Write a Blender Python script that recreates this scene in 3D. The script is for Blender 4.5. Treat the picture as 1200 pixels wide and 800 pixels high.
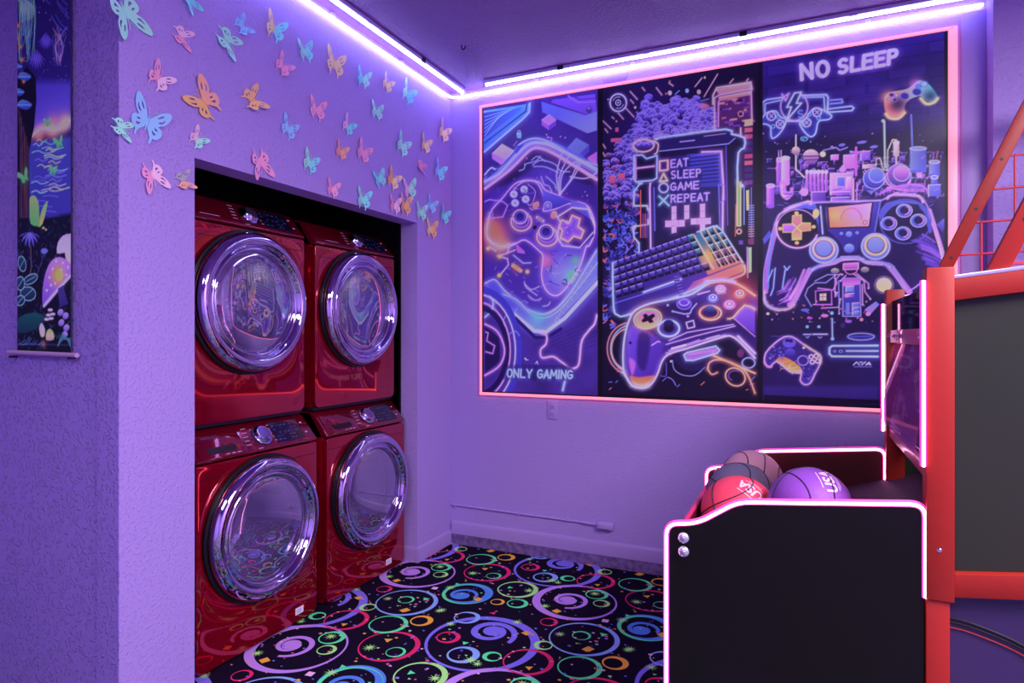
import bpy, bmesh, math, random
import numpy as np
from mathutils import Vector, Matrix
from mathutils.geometry import tessellate_polygon

for o in list(bpy.data.objects):
    bpy.data.objects.remove(o)
SC = bpy.context.scene
COL = SC.collection
PI = math.pi
random.seed(7)

# ------------------------------------------------------------------ camera
FPX, HOR, CAMH = 747.0, 393.0, 1.37          # focal length in px of a 1200 px frame, horizon row, eye height
YAW = math.radians(24.5)
cd = bpy.data.cameras.new('camera'); cam = bpy.data.objects.new('camera', cd); COL.objects.link(cam)
cam.location = (0, 0, CAMH)
cam.rotation_euler = (PI/2, 0, YAW)
cd.sensor_width = 36.0; cd.lens = 36.0*FPX/1200.0
cd.shift_y = -(400.0-HOR)/1200.0
cd.clip_start = 0.02
SC.camera = cam

# ------------------------------------------------------------------ world, fill lights, exposure
w = bpy.data.worlds.new('world'); SC.world = w; w.use_nodes = True
w.node_tree.nodes['Background'].inputs[0].default_value = (0.20, 0.13, 0.36, 1)
w.node_tree.nodes['Background'].inputs[1].default_value = 0.15
SC.view_settings.view_transform = 'Standard'
SC.view_settings.look = 'None'
SC.view_settings.gamma = 1.0
SC.view_settings.use_curve_mapping = False
SC.view_settings.exposure = 0.28
def area(name, loc, rot, sx, sy, power, col):
    d = bpy.data.lights.new(name, 'AREA'); d.shape = 'RECTANGLE'; d.size = sx; d.size_y = sy
    d.energy = power; d.color = col
    o = bpy.data.objects.new(name, d); COL.objects.link(o); o.location = loc; o.rotation_euler = rot
    return o
# added fill lights, unseen, under the ceiling behind and right of the camera
area('fill_light', (1.75, 0.90, 2.93), (0, 0, 0), 1.2, 1.2, 192, (1.0, 0.87, 1.0))
area('fill_light', (-0.55, -0.75, 2.93), (0, 0, 0), 1.2, 1.2, 50, (0.95, 0.85, 1.0))

# ------------------------------------------------------------------ pixel -> place helpers
FX, FY = -math.sin(YAW), math.cos(YAW)
RX, RY = math.cos(YAW), math.sin(YAW)
def ray(px, py):
    a = (px-600.0)/FPX
    return (FX+a*RX, FY+a*RY, (HOR-py)/FPX)
def onX(px, py, X):
    d = ray(px, py); t = X/d[0]; return Vector((X, d[1]*t, CAMH+d[2]*t))
def onY(px, py, Y):
    d = ray(px, py); t = Y/d[1]; return Vector((d[0]*t, Y, CAMH+d[2]*t))
def onZ(px, py, Z):
    d = ray(px, py); t = (Z-CAMH)/d[2]; return Vector((d[0]*t, d[1]*t, Z))

# ------------------------------------------------------------------ colours and materials
def lin(c):
    out = []
    for v in c[:3]:
        v = v/255.0
        out.append(v/12.92 if v <= 0.04045 else ((v+0.055)/1.055)**2.4)
    return tuple(out)
MATS = {}
def mat(name, col=(128,128,128), rough=0.5, metal=0.0, spec=0.5, coat=0.0, bump=None, emit=None, estr=0.0,
        vary=None, raw=False, trans=0.0, ior=1.45):
    """procedural principled material; bump = list of (scale, strength, detail, kind); vary = (scale, second colour)"""
    m = bpy.data.materials.new(name); m.use_nodes = True; MATS[name] = m
    nt = m.node_tree; b = nt.nodes['Principled BSDF']
    c = tuple(col) if raw else lin(col)
    b.inputs['Base Color'].default_value = (*c, 1)
    b.inputs['Roughness'].default_value = rough
    b.inputs['Metallic'].default_value = metal
    b.inputs['Specular IOR Level'].default_value = spec
    b.inputs['Coat Weight'].default_value = coat
    b.inputs['Coat Roughness'].default_value = 0.03
    b.inputs['Transmission Weight'].default_value = trans
    b.inputs['IOR'].default_value = ior
    if emit:
        b.inputs['Emission Color'].default_value = (*(emit if raw else lin(emit)), 1)
        b.inputs['Emission Strength'].default_value = estr
    if vary or bump:
        tc = nt.nodes.new('ShaderNodeTexCoord'); geo = nt.nodes.new('ShaderNodeNewGeometry')
    if vary:
        n = nt.nodes.new('ShaderNodeTexNoise'); n.inputs['Scale'].default_value = vary[0]; n.inputs['Detail'].default_value = 5
        nt.links.new(geo.outputs['Position'], n.inputs['Vector'])
        mx = nt.nodes.new('ShaderNodeMix'); mx.data_type = 'RGBA'
        mx.inputs[6].default_value = (*c, 1); mx.inputs[7].default_value = (*lin(vary[1]), 1)
        rp = nt.nodes.new('ShaderNodeMapRange'); rp.inputs[1].default_value = 0.35; rp.inputs[2].default_value = 0.65
        nt.links.new(n.outputs['Fac'], rp.inputs[0]); nt.links.new(rp.outputs[0], mx.inputs[0])
        nt.links.new(mx.outputs[2], b.inputs['Base Color'])
    if bump:
        prev = None
        for (sc, st, det, kind) in bump:
            if kind == 'voronoi':
                n = nt.nodes.new('ShaderNodeTexVoronoi'); n.feature = 'SMOOTH_F1'; n.inputs['Scale'].default_value = sc
                out = n.outputs['Distance']
            else:
                n = nt.nodes.new('ShaderNodeTexNoise'); n.inputs['Scale'].default_value = sc
                n.inputs['Detail'].default_value = det; out = n.outputs['Fac']
                if kind == 'splat':                      # raised islands, as in knock-down plaster
                    rp = nt.nodes.new('ShaderNodeMapRange'); rp.interpolation_type = 'SMOOTHSTEP'
                    rp.inputs[1].default_value = 0.52; rp.inputs[2].default_value = 0.66
                    nt.links.new(out, rp.inputs[0]); out = rp.outputs[0]
            nt.links.new(geo.outputs['Position'], n.inputs['Vector'])
            bp = nt.nodes.new('ShaderNodeBump'); bp.inputs['Strength'].default_value = st; bp.inputs['Distance'].default_value = 0.004
            nt.links.new(out, bp.inputs['Height'])
            if prev: nt.links.new(prev.outputs['Normal'], bp.inputs['Normal'])
            prev = bp
        nt.links.new(prev.outputs['Normal'], b.inputs['Normal'])
    return m
def mat_attr(name, rough=0.4, spec=0.3, bump=None, attr='print'):
    m = mat(name, (255,255,255), rough, spec=spec, bump=bump)
    nt = m.node_tree; a = nt.nodes.new('ShaderNodeAttribute'); a.attribute_name = attr
    nt.links.new(a.outputs['Color'], nt.nodes['Principled BSDF'].inputs['Base Color'])
    return m
def mat_glass(name, tint, rough=0.02, see=0.6, haze=(150,120,200), hz=0.12, ior=1.6):
    """a thin pane: partly clear, partly glossy by angle, with a diffuse haze colour mixed in"""
    m = bpy.data.materials.new(name); m.use_nodes = True; nt = m.node_tree
    for n in list(nt.nodes): nt.nodes.remove(n)
    o = nt.nodes.new('ShaderNodeOutputMaterial')
    tr = nt.nodes.new('ShaderNodeBsdfTransparent'); tr.inputs[0].default_value = (*lin(tint), 1)
    gl = nt.nodes.new('ShaderNodeBsdfGlossy'); gl.inputs['Roughness'].default_value = rough
    df = nt.nodes.new('ShaderNodeBsdfDiffuse'); df.inputs[0].default_value = (*lin(haze), 1)
    fr = nt.nodes.new('ShaderNodeFresnel'); fr.inputs[0].default_value = ior or 1.45
    ad = nt.nodes.new('ShaderNodeMath'); ad.operation = 'ADD'; ad.inputs[1].default_value = 1-see; ad.use_clamp = True
    m1 = nt.nodes.new('ShaderNodeMixShader'); m2 = nt.nodes.new('ShaderNodeMixShader')
    m1.inputs[0].default_value = hz
    nt.links.new(tr.outputs[0], m1.inputs[1]); nt.links.new(df.outputs[0], m1.inputs[2])
    if ior: nt.links.new(fr.outputs[0], ad.inputs[0])
    else: ad.inputs[0].default_value = 0.0; nt.links.new(ad.outputs[0], m2.inputs[0])
    nt.links.new(m1.outputs[0], m2.inputs[1]); nt.links.new(gl.outputs[0], m2.inputs[2])
    nt.links.new(m2.outputs[0], o.inputs[0])
    MATS[name] = m
    return m

# ------------------------------------------------------------------ mesh helpers
class MB:
    def __init__(s): s.v = []; s.f = []
    def add(s, v, f):
        b = len(s.v); s.v += [tuple(p) for p in v]; s.f += [tuple(i+b for i in q) for q in f]; return s
    def box(s, x0, x1, y0, y1, z0, z1):
        return s.add([(x0,y0,z0),(x1,y0,z0),(x1,y1,z0),(x0,y1,z0),(x0,y0,z1),(x1,y0,z1),(x1,y1,z1),(x0,y1,z1)],
                     [(0,3,2,1),(4,5,6,7),(0,1,5,4),(1,2,6,5),(2,3,7,6),(3,0,4,7)])
    def obox(s, c, ax, ay, az, hx, hy, hz):
        c, ax, ay, az = Vector(c), Vector(ax).normalized()*hx, Vector(ay).normalized()*hy, Vector(az).normalized()*hz
        pts = [c+ax*i+ay*j+az*k for k in (-1,1) for (i,j) in ((-1,-1),(1,-1),(1,1),(-1,1))]
        return s.add(pts, [(0,3,2,1),(4,5,6,7),(0,1,5,4),(1,2,6,5),(2,3,7,6),(3,0,4,7)])
    def tube(s, pts, r, n=8, closed=False, caps=True):
        pts = [Vector(p) for p in pts]; m = len(pts)
        rs = r if isinstance(r, (list, tuple)) else [r]*m
        rings = []; up = None
        for i, p in enumerate(pts):
            a = pts[(i-1) % m] if (closed or i > 0) else p
            b = pts[(i+1) % m] if (closed or i < m-1) else p
            t = (b-a).normalized()
            if up is None:
                up = Vector((0,0,1)) if abs(t.z) < 0.9 else Vector((1,0,0))
            up = (up-t*up.dot(t)).normalized(); sd = t.cross(up)
            rings.append([p+(up*math.cos(2*PI*k/n)+sd*math.sin(2*PI*k/n))*rs[i] for k in range(n)])
        v = [q for rg in rings for q in rg]; f = []
        for i in range(m if closed else m-1):
            j = (i+1) % m
            for k in range(n):
                k2 = (k+1) % n
                f.append((i*n+k, i*n+k2, j*n+k2, j*n+k))
        if caps and not closed:
            f.append(tuple(range(n))[::-1]); f.append(tuple((m-1)*n+k for k in range(n)))
        return s.add(v, f)
    def lathe(s, prof, n, c, axis, ref=(0,0,1), close_end=False):
        """prof = [(radius, offset along axis)]"""
        c = Vector(c); ax = Vector(axis).normalized(); u = Vector(ref); u = (u-ax*u.dot(ax)).normalized(); w_ = ax.cross(u)
        v = []; f = []
        for (r, h) in prof:
            for k in range(n):
                a = 2*PI*k/n
                v.append(c+ax*h+(u*math.cos(a)+w_*math.sin(a))*r)
        for i in range(len(prof)-1):
            for k in range(n):
                k2 = (k+1) % n
                f.append((i*n+k, (i+1)*n+k, (i+1)*n+k2, i*n+k2))
        if close_end: f.append(tuple((len(prof)-1)*n+k for k in range(n)))
        return s.add(v, f)
    def prism(s, poly, to3, h0, h1, holes=()):
        """poly (2-D), to3(u, v, h) -> 3-D point; extruded from h0 to h1, with holes"""
        loops = [list(poly)]+[list(h) for h in holes]
        tri = tessellate_polygon([[Vector((p[0], p[1], 0)) for p in lp] for lp in loops])
        flat = [p for lp in loops for p in lp]; n = len(flat)
        v = [to3(p[0], p[1], h0) for p in flat]+[to3(p[0], p[1], h1) for p in flat]
        f = [tuple(t) for t in tri]+[tuple(i+n for i in reversed(t)) for t in tri]
        b = 0
        for lp in loops:
            m = len(lp)
            for i in range(m):
                j = (i+1) % m
                f.append((b+i, b+j, b+j+n, b+i+n))
            b += m
        return s.add(v, f)
WORG = {}
def build(name, mb, m, parent=None, smooth=40, bevel=0.0, seg=2, origin=None, weld=False):
    v = np.array([tuple(p) for p in mb.v], dtype=float)
    lo, hi = v.min(0), v.max(0)
    org = Vector(origin) if origin is not None else Vector(((lo[0]+hi[0])/2, (lo[1]+hi[1])/2, lo[2]))
    me = bpy.data.meshes.new(name)
    me.from_pydata((v-np.array(org)).tolist(), [], mb.f); me.update()
    bm = bmesh.new(); bm.from_mesh(me)
    if weld: bmesh.ops.remove_doubles(bm, verts=bm.verts, dist=1e-5)
    bmesh.ops.recalc_face_normals(bm, faces=bm.faces)
    if bevel:
        es = [e for e in bm.edges if len(e.link_faces) == 2 and e.calc_face_angle(0) > 0.5]
        bmesh.ops.bevel(bm, geom=es, offset=bevel, segments=seg, profile=0.5, affect='EDGES', clamp_overlap=True)
    bm.to_mesh(me); bm.free()
    if smooth:
        me.polygons.foreach_set('use_smooth', [True]*len(me.polygons))
        me.set_sharp_from_angle(angle=math.radians(smooth))
    me.materials.append(m)
    o = bpy.data.objects.new(name, me); COL.objects.link(o)
    WORG[o.name] = org.copy()
    if parent is not None:
        o.parent = parent; o.location = org-WORG[parent.name]
    else: o.location = org
    return o
def tag(o, label=None, cat=None, group=None, kind=None):
    if label: o['label'] = label
    if cat: o['category'] = cat
    if group: o['group'] = group
    if kind: o['kind'] = kind
    return o
def thing(name, loc, label, cat, group=None):
    o = bpy.data.objects.new(name, None); COL.objects.link(o); o.location = loc; o.empty_display_size = 0.1
    WORG[o.name] = Vector(loc)
    return tag(o, label, cat, group)
def struct(name, mb, m, parent=None, **k):
    o = build(name, mb, m, parent, **k)
    if parent is None: o['kind'] = 'structure'
    return o
def text_mesh(s, bold=0.0):
    """flat outline of a word in the built-in font, centred, unit height"""
    c = bpy.data.curves.new('txt', 'FONT'); c.body = s; c.resolution_u = 3; c.offset = bold
    o = bpy.data.objects.new('txt', c); COL.objects.link(o)
    dg = bpy.context.evaluated_depsgraph_get()
    me = bpy.data.meshes.new_from_object(o.evaluated_get(dg))
    bm = bmesh.new(); bm.from_mesh(me); bmesh.ops.triangulate(bm, faces=bm.faces)
    bmesh.ops.subdivide_edges(bm, edges=[e for e in bm.edges if e.calc_length() > 0.12], cuts=1)
    bmesh.ops.triangulate(bm, faces=bm.faces)
    v = [(p.co.x, p.co.y) for p in bm.verts]; bm.verts.index_update()
    f = [tuple(q.index for q in t.verts) for t in bm.faces]
    bm.free(); bpy.data.objects.remove(o); bpy.data.curves.remove(c); bpy.data.meshes.remove(me)
    xs = [p[0] for p in v]; ys = [p[1] for p in v]
    cx, cy, h = (min(xs)+max(xs))/2, (min(ys)+max(ys))/2, max(ys)-min(ys)
    return [((x-cx)/h, (y-cy)/h) for x, y in v], f
def catmull(pts, n=6, closed=False):
    P = [np.array(p, float) for p in pts]; m = len(P); out = []
    for i in range(m if closed else m-1):
        p1, p2 = P[i], P[(i+1) % m]
        p0 = P[(i-1) % m] if (closed or i > 0) else p1
        p3 = P[(i+2) % m] if (closed or i < m-2) else p2
        for k in range(n):
            t = k/n
            out.append(tuple(0.5*((2*p1)+(-p0+p2)*t+(2*p0-5*p1+4*p2-p3)*t*t+(-p0+3*p1-3*p2+p3)*t**3)))
    if not closed: out.append(tuple(P[-1]))
    return out
def round_path(pts, r, n=5):
    """polyline with its inner corners rounded"""
    P = [Vector(p) for p in pts]; out = [P[0]]
    for i in range(1, len(P)-1):
        a, b = (P[i-1]-P[i]), (P[i+1]-P[i])
        d = min(r, a.length*0.45, b.length*0.45)
        p0, p2 = P[i]+a.normalized()*d, P[i]+b.normalized()*d
        for k in range(n+1):
            t = k/n; out.append(p0*(1-t)**2+P[i]*2*t*(1-t)+p2*t*t)
    out.append(P[-1]); return out
# ================================================================== the setting
XL, YB, YT, ZC = -2.117, 3.67, 1.421, 2.97      # left wall face, back wall face, tapestry wall face, ceiling
AY0, AY1, AZ = 1.716, 3.265, 2.05               # niche opening
plaster = [(42, 0.34, 3, 'splat'), (190, 0.28, 3, 'noise')]
M_wall = mat('lavender_wall_paint', (178,150,226), 0.55, spec=0.35, bump=[(85, 0.50, 3, 'splat'), (240, 0.50, 3, 'noise')])
M_wall2 = mat('lavender_rough_plaster', (162,132,220), 0.42, spec=0.5, bump=[(82, 0.9, 3, 'splat'), (260, 0.45, 3, 'noise')])
M_ceil = mat('plum_ceiling_paint', (146,92,172), 0.45, spec=0.5, bump=[(80, 0.9, 3, 'splat'), (170, 0.7, 3, 'noise')])
M_base = mat('lavender_trim_paint', (172,144,214), 0.4, spec=0.4)
M_conc = mat('rough_painted_concrete', (136,108,172), 0.9, bump=[(45, 0.9, 6, 'noise')], vary=(30, (96,74,128)))
M_dark = mat('niche_shade_black', (20,16,24), 0.8, bump=[(120, 0.5, 3, 'noise')])  # near-black colour carries the shade of the unlit niche
M_carpet = mat('carpet_dark_pile', (30,20,46), 0.95, spec=0.05, bump=[(900, 0.5, 2, 'noise')], vary=(260, (20,13,34)))
M_cpat = mat_attr('carpet_print', 0.95, 0.05, bump=[(900, 0.5, 2, 'noise')])

XR, YF, XLL, YFAR = 3.0, -2.2, -3.9, 3.81
struct('floor', MB().box(XLL-0.1, XR+0.1, YF-0.1, YFAR+0.1, -0.06, 0.0), M_carpet, smooth=0)
struct('ceiling', MB().box(XLL-0.1, XR+0.1, YF-0.1, YFAR+0.1, ZC, ZC+0.08), M_ceil, smooth=0)
WT = 0.116                                       # wall thickness seen in the niche reveal
wl = MB()
wl.box(XL-WT, XL, YT, AY0, 0, ZC); wl.box(XL-WT, XL, AY1, YB, 0, ZC); wl.box(XL-WT, XL, AY0, AY1, AZ, ZC)
struct('wall_left', wl, M_wall, smooth=0, weld=False)
struct('wall_left_end', MB().box(XLL, XL-WT, YT, YT+WT, 0, ZC), M_wall2, smooth=0)
# thin plaster skin on the end of the left wall so the whole end face has the coarse texture
struct('wall_left_end_skin', MB().box(XL-WT, XL-0.0005, YT-0.003, YT, 0, ZC), M_wall2, smooth=0)
struct('wall_back', MB().box(XL-1.0, 0.80, YB, YB+0.14, 0, ZC), M_wall, smooth=0)
struct('trim_1', MB().box(0.69, 0.79, YB-0.010, YB, 0, ZC-0.06), M_base, bevel=0.004)
struct('wall_back_pier', MB().box(0.79, XR, YB-0.12, YB-0.0005, 0, ZC), M_wall, smooth=0)
struct('wall_right', MB().box(XR, XR+0.1, YF, YFAR, 0, ZC), M_wall, smooth=0)
struct('wall_front', MB().box(XLL, XR, YF-0.1, YF, 0, ZC), M_wall, smooth=0)
struct('wall_far_left', MB().box(XLL-0.1, XLL, YF, YT, 0, ZC), M_wall, smooth=0)
# the unlit niche behind the left wall
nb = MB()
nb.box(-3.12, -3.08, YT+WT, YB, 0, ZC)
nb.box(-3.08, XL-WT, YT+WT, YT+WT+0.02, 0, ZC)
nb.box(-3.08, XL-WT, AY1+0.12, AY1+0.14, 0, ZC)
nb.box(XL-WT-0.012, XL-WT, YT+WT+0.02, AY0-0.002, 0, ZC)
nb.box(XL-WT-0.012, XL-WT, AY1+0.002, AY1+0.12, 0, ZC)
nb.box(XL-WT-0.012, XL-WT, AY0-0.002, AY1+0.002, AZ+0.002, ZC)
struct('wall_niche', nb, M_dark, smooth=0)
# skirting
def skirting(name, p0, p1, nrm, z0, z1, t=0.014):
    p0, p1, n = Vector(p0), Vector(p1), Vector(nrm)
    d = (p1-p0).normalized(); L = (p1-p0).length
    prof = [(0, z0), (t, z0), (t, z1-0.02), (t*0.75, z1-0.008), (t*0.3, z1), (0, z1)]
    mb = MB(); mb.prism([(a, b) for a, b in prof], lambda u, v, h: p0+n*u+d*h+Vector((0,0,v)), 0, L)
    return struct(name, mb, M_base, smooth=30)
skirting('baseboard_back', (XL+0.012, YB, 0), (0.69, YB, 0), (0,-1,0), 0.068, 0.152)
skirting('baseboard_left', (XL, AY1, 0), (XL, YB-0.012, 0), (1,0,0), 0.0, 0.092, 0.012)
skirting('baseboard_jamb', (XL-WT, AY1, 0), (XL+0.010, AY1, 0), (0,-1,0), 0.0, 0.092, 0.008)
struct('trim_2', MB().box(XL+0.012, 0.69, YB-0.010, YB-0.001, 0.0, 0.066), M_conc, smooth=0)

# ------------------------------------------------------------------ carpet print (swirls, rings, stars, confetti)
PX_, PY_ = 0.952, 0.962                           # pattern repeat
tile = []                                         # (polygon points relative to the tile, faces, colour, height step)
def U(u, v): return onZ(440+u/3.3333, 560+v/3.3333, 0.0)
def Ur(u, v, r):                                  # radius in metres of a horizontal half-width r
    return (onZ(440+(u+r)/3.3333, 560+v/3.3333, 0.0)-U(u, v)).length
CK = dict(violet=(128,104,232), lilac=(190,128,232), blue=(84,124,224), sky=(140,160,250), mint=(96,240,160), lime=(170,250,140),
          red=(226,40,110), orange=(250,160,70), pink=(250,170,225), yellow=(245,235,130))
def t_ring(u, v, r, w0, col, ang=0.0, seg=56, var=0.75, gap=0.0):
    c = U(u, v); R = Ur(u, v, r); W = w0*0.0013
    vs, fs = [], []
    n = seg
    for k in range(n+1):
        a = gap+(2*PI-gap)*k/n
        wd = W*(1-var*(0.5-0.5*math.cos(a-ang)))
        vs += [(c.x+R*math.cos(a), c.y+R*math.sin(a)), (c.x+(R-wd)*math.cos(a), c.y+(R-wd)*math.sin(a))]
    for k in range(n): fs.append((2*k, 2*k+2, 2*k+3, 2*k+1))
    tile.append((vs, fs, CK[col], 0))
def t_poly(c, pts, col, lv=1):
    vs = [(c[0]+p[0], c[1]+p[1]) for p in pts]
    tile.append((vs, [tuple(range(len(vs)))], col if isinstance(col, tuple) else CK[col], lv))
def t_spiral(u, v, rd, R, w0, col, turns=1.9, a0=0.0, drift=(0,0), col2=None):
    c = U(u, v); r0 = Ur(u, v, rd); r1 = Ur(u, v, R)
    t_poly((c.x, c.y), [(r0*math.cos(2*PI*k/28), r0*math.sin(2*PI*k/28)) for k in range(28)], col)
    D = U(u+drift[0], v+drift[1])-c
    n = int(64*turns); vs, fs = [], []
    for k in range(n+1):
        s = k/n; a = a0-2*PI*turns*s
        r = r0+(r1-r0)*(s**1.15); wd = w0*0.0013*(0.25+0.75*math.sin(PI*min(1, 0.12+0.88*s)*0.96)**0.6)*(0.55+0.6*s)
        cx, cy = c.x+D.x*s, c.y+D.y*s
        vs += [(cx+(r+wd/2)*math.cos(a), cy+(r+wd/2)*math.sin(a)), (cx+(r-wd/2)*math.cos(a), cy+(r-wd/2)*math.sin(a))]
    h = len(vs)//4*2
    for k in range(n): fs.append((2*k, 2*k+2, 2*k+3, 2*k+1))
    tile.append((vs, fs, CK[col2 or col], 0))
def t_star(u, v, r, col='lime'):
    c = U(u, v); R = Ur(u, v, r)
    for k in range(5):
        a = PI*k/5+0.2
        dx, dy = math.cos(a), math.sin(a)
        t_poly((c.x, c.y), [(-dx*R, -dy*R), (-dy*R*0.13, dx*R*0.13), (dx*R, dy*R), (dy*R*0.13, -dx*R*0.13)], col, 1)
def t_tri(u, v, r, col, a0=0.5):
    c = U(u, v); R = Ur(u, v, r)
    t_poly((c.x, c.y), [(R*math.cos(a0+2*PI*k/3), R*math.sin(a0+2*PI*k/3)) for k in range(3)], col)
def t_dia(u, v, r, col, a0=0.3):
    c = U(u, v); R = Ur(u, v, r)
    t_poly((c.x, c.y), [(R*math.cos(a0+PI*k/2), R*math.sin(a0+PI*k/2)) for k in range(4)], col)
t_spiral(460, 597, 40, 100, 30, 'violet', 1.25, 1.2, (-12, 12)); t_ring(418, 640, 225, 34, 'violet', 0.9, 80, 0.72)
t_spiral(750, 475, 32, 74, 22, 'lilac', 1.3, 0.4, (8, 2)); t_ring(777, 482, 165, 32, 'lilac', 3.6, 72, 0.8)
t_spiral(335, 457, 26, 56, 20, 'blue', 1.2, 1.0, (8, -2)); t_ring(360, 450, 100, 34, 'blue', 0.3, 60, 0.7); t_ring(356, 452, 96, 14, 'mint', 3.4, 60, 0.95)
t_ring(815, 627, 138, 18, 'sky', 0.2); t_ring(805, 615, 37, 10, 'mint', 1.0)
t_ring(437, 368, 92, 18, 'red', 0.3); t_ring(462, 382, 30, 10, 'mint', 0.2)
t_ring(798, 740, 88, 17, 'mint', 0.1); t_ring(937, 722, 52, 20, 'orange', 0.6)
t_ring(556, 435, 80, 20, 'lime', 0.2); t_ring(477, 484, 28, 12, 'orange', 0.3)
t_ring(555, 490, 42, 17, 'mint', 0.0); t_ring(678, 562, 35, 12, 'red', 0.3)
t_ring(597, 717, 100, 17, 'red', 0.4); t_ring(655, 653, 37, 15, 'lime', 3.4)
t_ring(358, 545, 52, 18, 'sky', 0.2); t_ring(343, 690, 65, 24, 'sky', 0.2); t_ring(285, 622, 48, 18, 'red', 0.2)
t_ring(455, 697, 38, 16, 'mint', 3.2); t_ring(865, 455, 45, 17, 'mint', 0.8); t_ring(883, 490, 33, 13, 'lime', 0.4)
for q in ((553,563),(293,570),(398,726),(720,610),(258,516),(292,428),(662,500),(858,452),(380,372),(985,672),(600,440),(690,400)): t_star(*q, 23)
for q in ((590,606),(825,670),(400,474),(118,516),(708,520)): t_dia(*q, 20, 'orange', 0.35)
t_dia(898, 558, 18, 'pink', 0.9)
t_tri(428, 355, 15, 'orange', 0.9); t_tri(600, 742, 18, 'orange', 0.9); t_tri(890, 612, 19, 'mint', 2.6); t_tri(525, 428, 14, 'mint', 0.2)
t_tri(460, 528, 15, 'red', 1.3); t_tri(350, 645, 16, 'mint', 2.7); t_tri(985, 538, 15, 'mint', 0.3)
rr = random.Random(11)
for k in range(190):
    c = (rr.uniform(-1.9, -1.9+PX_), rr.uniform(2.3, 2.3+PY_)); r = rr.uniform(0.005, 0.0105); a0 = rr.uniform(0, 6)
    col = rr.choice([(110,100,230),(110,100,230),(250,170,215),(250,170,215),(150,250,150),(245,150,90),(230,90,140),(160,120,230)])
    n = rr.choice([3,3,4,6])
    t_poly(c, [(r*math.cos(a0+2*PI*j/n), r*math.sin(a0+2*PI*j/n)*0.8) for j in range(n)], col, 2)
pv, pf, pc = [], [], []
for i in range(-2, 6):
    for j in range(-5, 3):
        ox, oy = i*PX_, j*PY_
        for idx, (vs, fs, col, lv) in enumerate(tile):
            xs = [p[0]+ox for p in vs]; ys = [p[1]+oy for p in vs]
            if min(xs) < XLL or max(xs) > XR or min(ys) < YF or max(ys) > YFAR: continue
            if max(xs) < XL-1.0 and min(ys) > YT: continue
            b = len(pv)
            pv += [(x, y, 0.0006+8e-6*idx) for x, y in zip(xs, ys)]
            pf += [tuple(q+b for q in f) for f in fs]
            pc += [(*(min(1.0, q*g) for q, g in zip(lin(col), (1.15, 1.45, 1.1))), 1.0)]*len(vs)
me = bpy.data.meshes.new('carpet_print'); me.from_pydata(pv, [], pf); me.update()
at = me.color_attributes.new('print', 'FLOAT_COLOR', 'POINT'); at.data.foreach_set('color', np.array(pc, dtype=np.float32).ravel())
me.materials.append(M_cpat)
po = bpy.data.objects.new('carpet_print', me); COL.objects.link(po); po.parent = bpy.data.objects['floor']
po.location = -bpy.data.objects['floor'].location; po['kind'] = 'stuff'
for p in me.polygons[:1]: pass

# ------------------------------------------------------------------ light strips under the ceiling
M_led = mat('white_violet_led', (230,226,255), 0.4, emit=(176,180,255), estr=13)
M_tube = mat('led_tube_diffuser', (230,226,255), 0.4, emit=(186,188,255), estr=10)
M_fix = mat('led_fixture_body', (205,190,240), 0.4)
M_pinkled = mat('pink_led_strip', (255,150,170), 0.4, emit=(255,120,140), estr=1.15)
M_cable = mat('grey_cable', (120,100,150), 0.5)
M_black = mat('black_plastic', (22,18,26), 0.45)
t = thing('led_rope_light', (XL+0.02, YB-0.02, 2.92), 'glowing white violet LED rope bent round the corner atop the two walls', 'led strip')
path = round_path([(XL+0.014, 1.50, 2.930), (XL+0.014, YB-0.014, 2.930), (0.775, YB-0.014, 2.930)], 0.07, 8)
build('light_rope', MB().tube(path, 0.0075, 8), M_led, t)
for y in (1.9, 2.5, 3.1): build('clip', MB().box(XL, XL+0.012, y-0.012, y+0.012, 2.935, 2.962), M_fix, t)
for x in (-1.5, -0.9, -0.3, 0.3): build('clip', MB().box(x-0.012, x+0.012, YB-0.012, YB, 2.935, 2.962), M_fix, t)
def led_fixture(p0, p1, label):
    p0, p1 = Vector(p0), Vector(p1); d = (p1-p0).normalized(); sd = Vector((-d.y, d.x, 0)); L = (p1-p0).length
    t = thing('led_tube_light', (p0+p1)/2, label, 'tube light', 'LED tube lights on the ceiling')
    m = (p0+p1)/2
    build('housing', MB().obox(m+Vector((0,0,-0.010)), d, sd, (0,0,1), L/2, 0.017, 0.010), M_fix, t, bevel=0.003)
    build('diffuser', MB().tube([p0+d*0.012+Vector((0,0,-0.026)), p1-d*0.012+Vector((0,0,-0.026))], 0.0095, 10), M_tube, t)
    for e, s in ((p0, 1), (p1, -1)):
        build('end_cap', MB().obox(e+d*0.005*s+Vector((0,0,-0.0225)), d, sd, (0,0,1), 0.006, 0.018, 0.0155), M_fix, t, bevel=0.002)
    n = int(L/0.45)
    for k in range(1, n):
        c = p0+d*(L*k/n)
        build('bracket', MB().obox(c+Vector((0,0,-0.012)), d, sd, (0,0,1), 0.018, 0.0195, 0.0118), M_black if k % 2 else M_fix, t)
led_fixture((-2.005, 1.62, ZC), (-2.005, YB-0.03, ZC), 'lit LED tube light on the ceiling along the wall with butterflies')
led_fixture((-1.82, YB-0.095, ZC), (0.74, YB-0.095, ZC), 'lit LED tube light on the ceiling along the poster wall')
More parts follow.
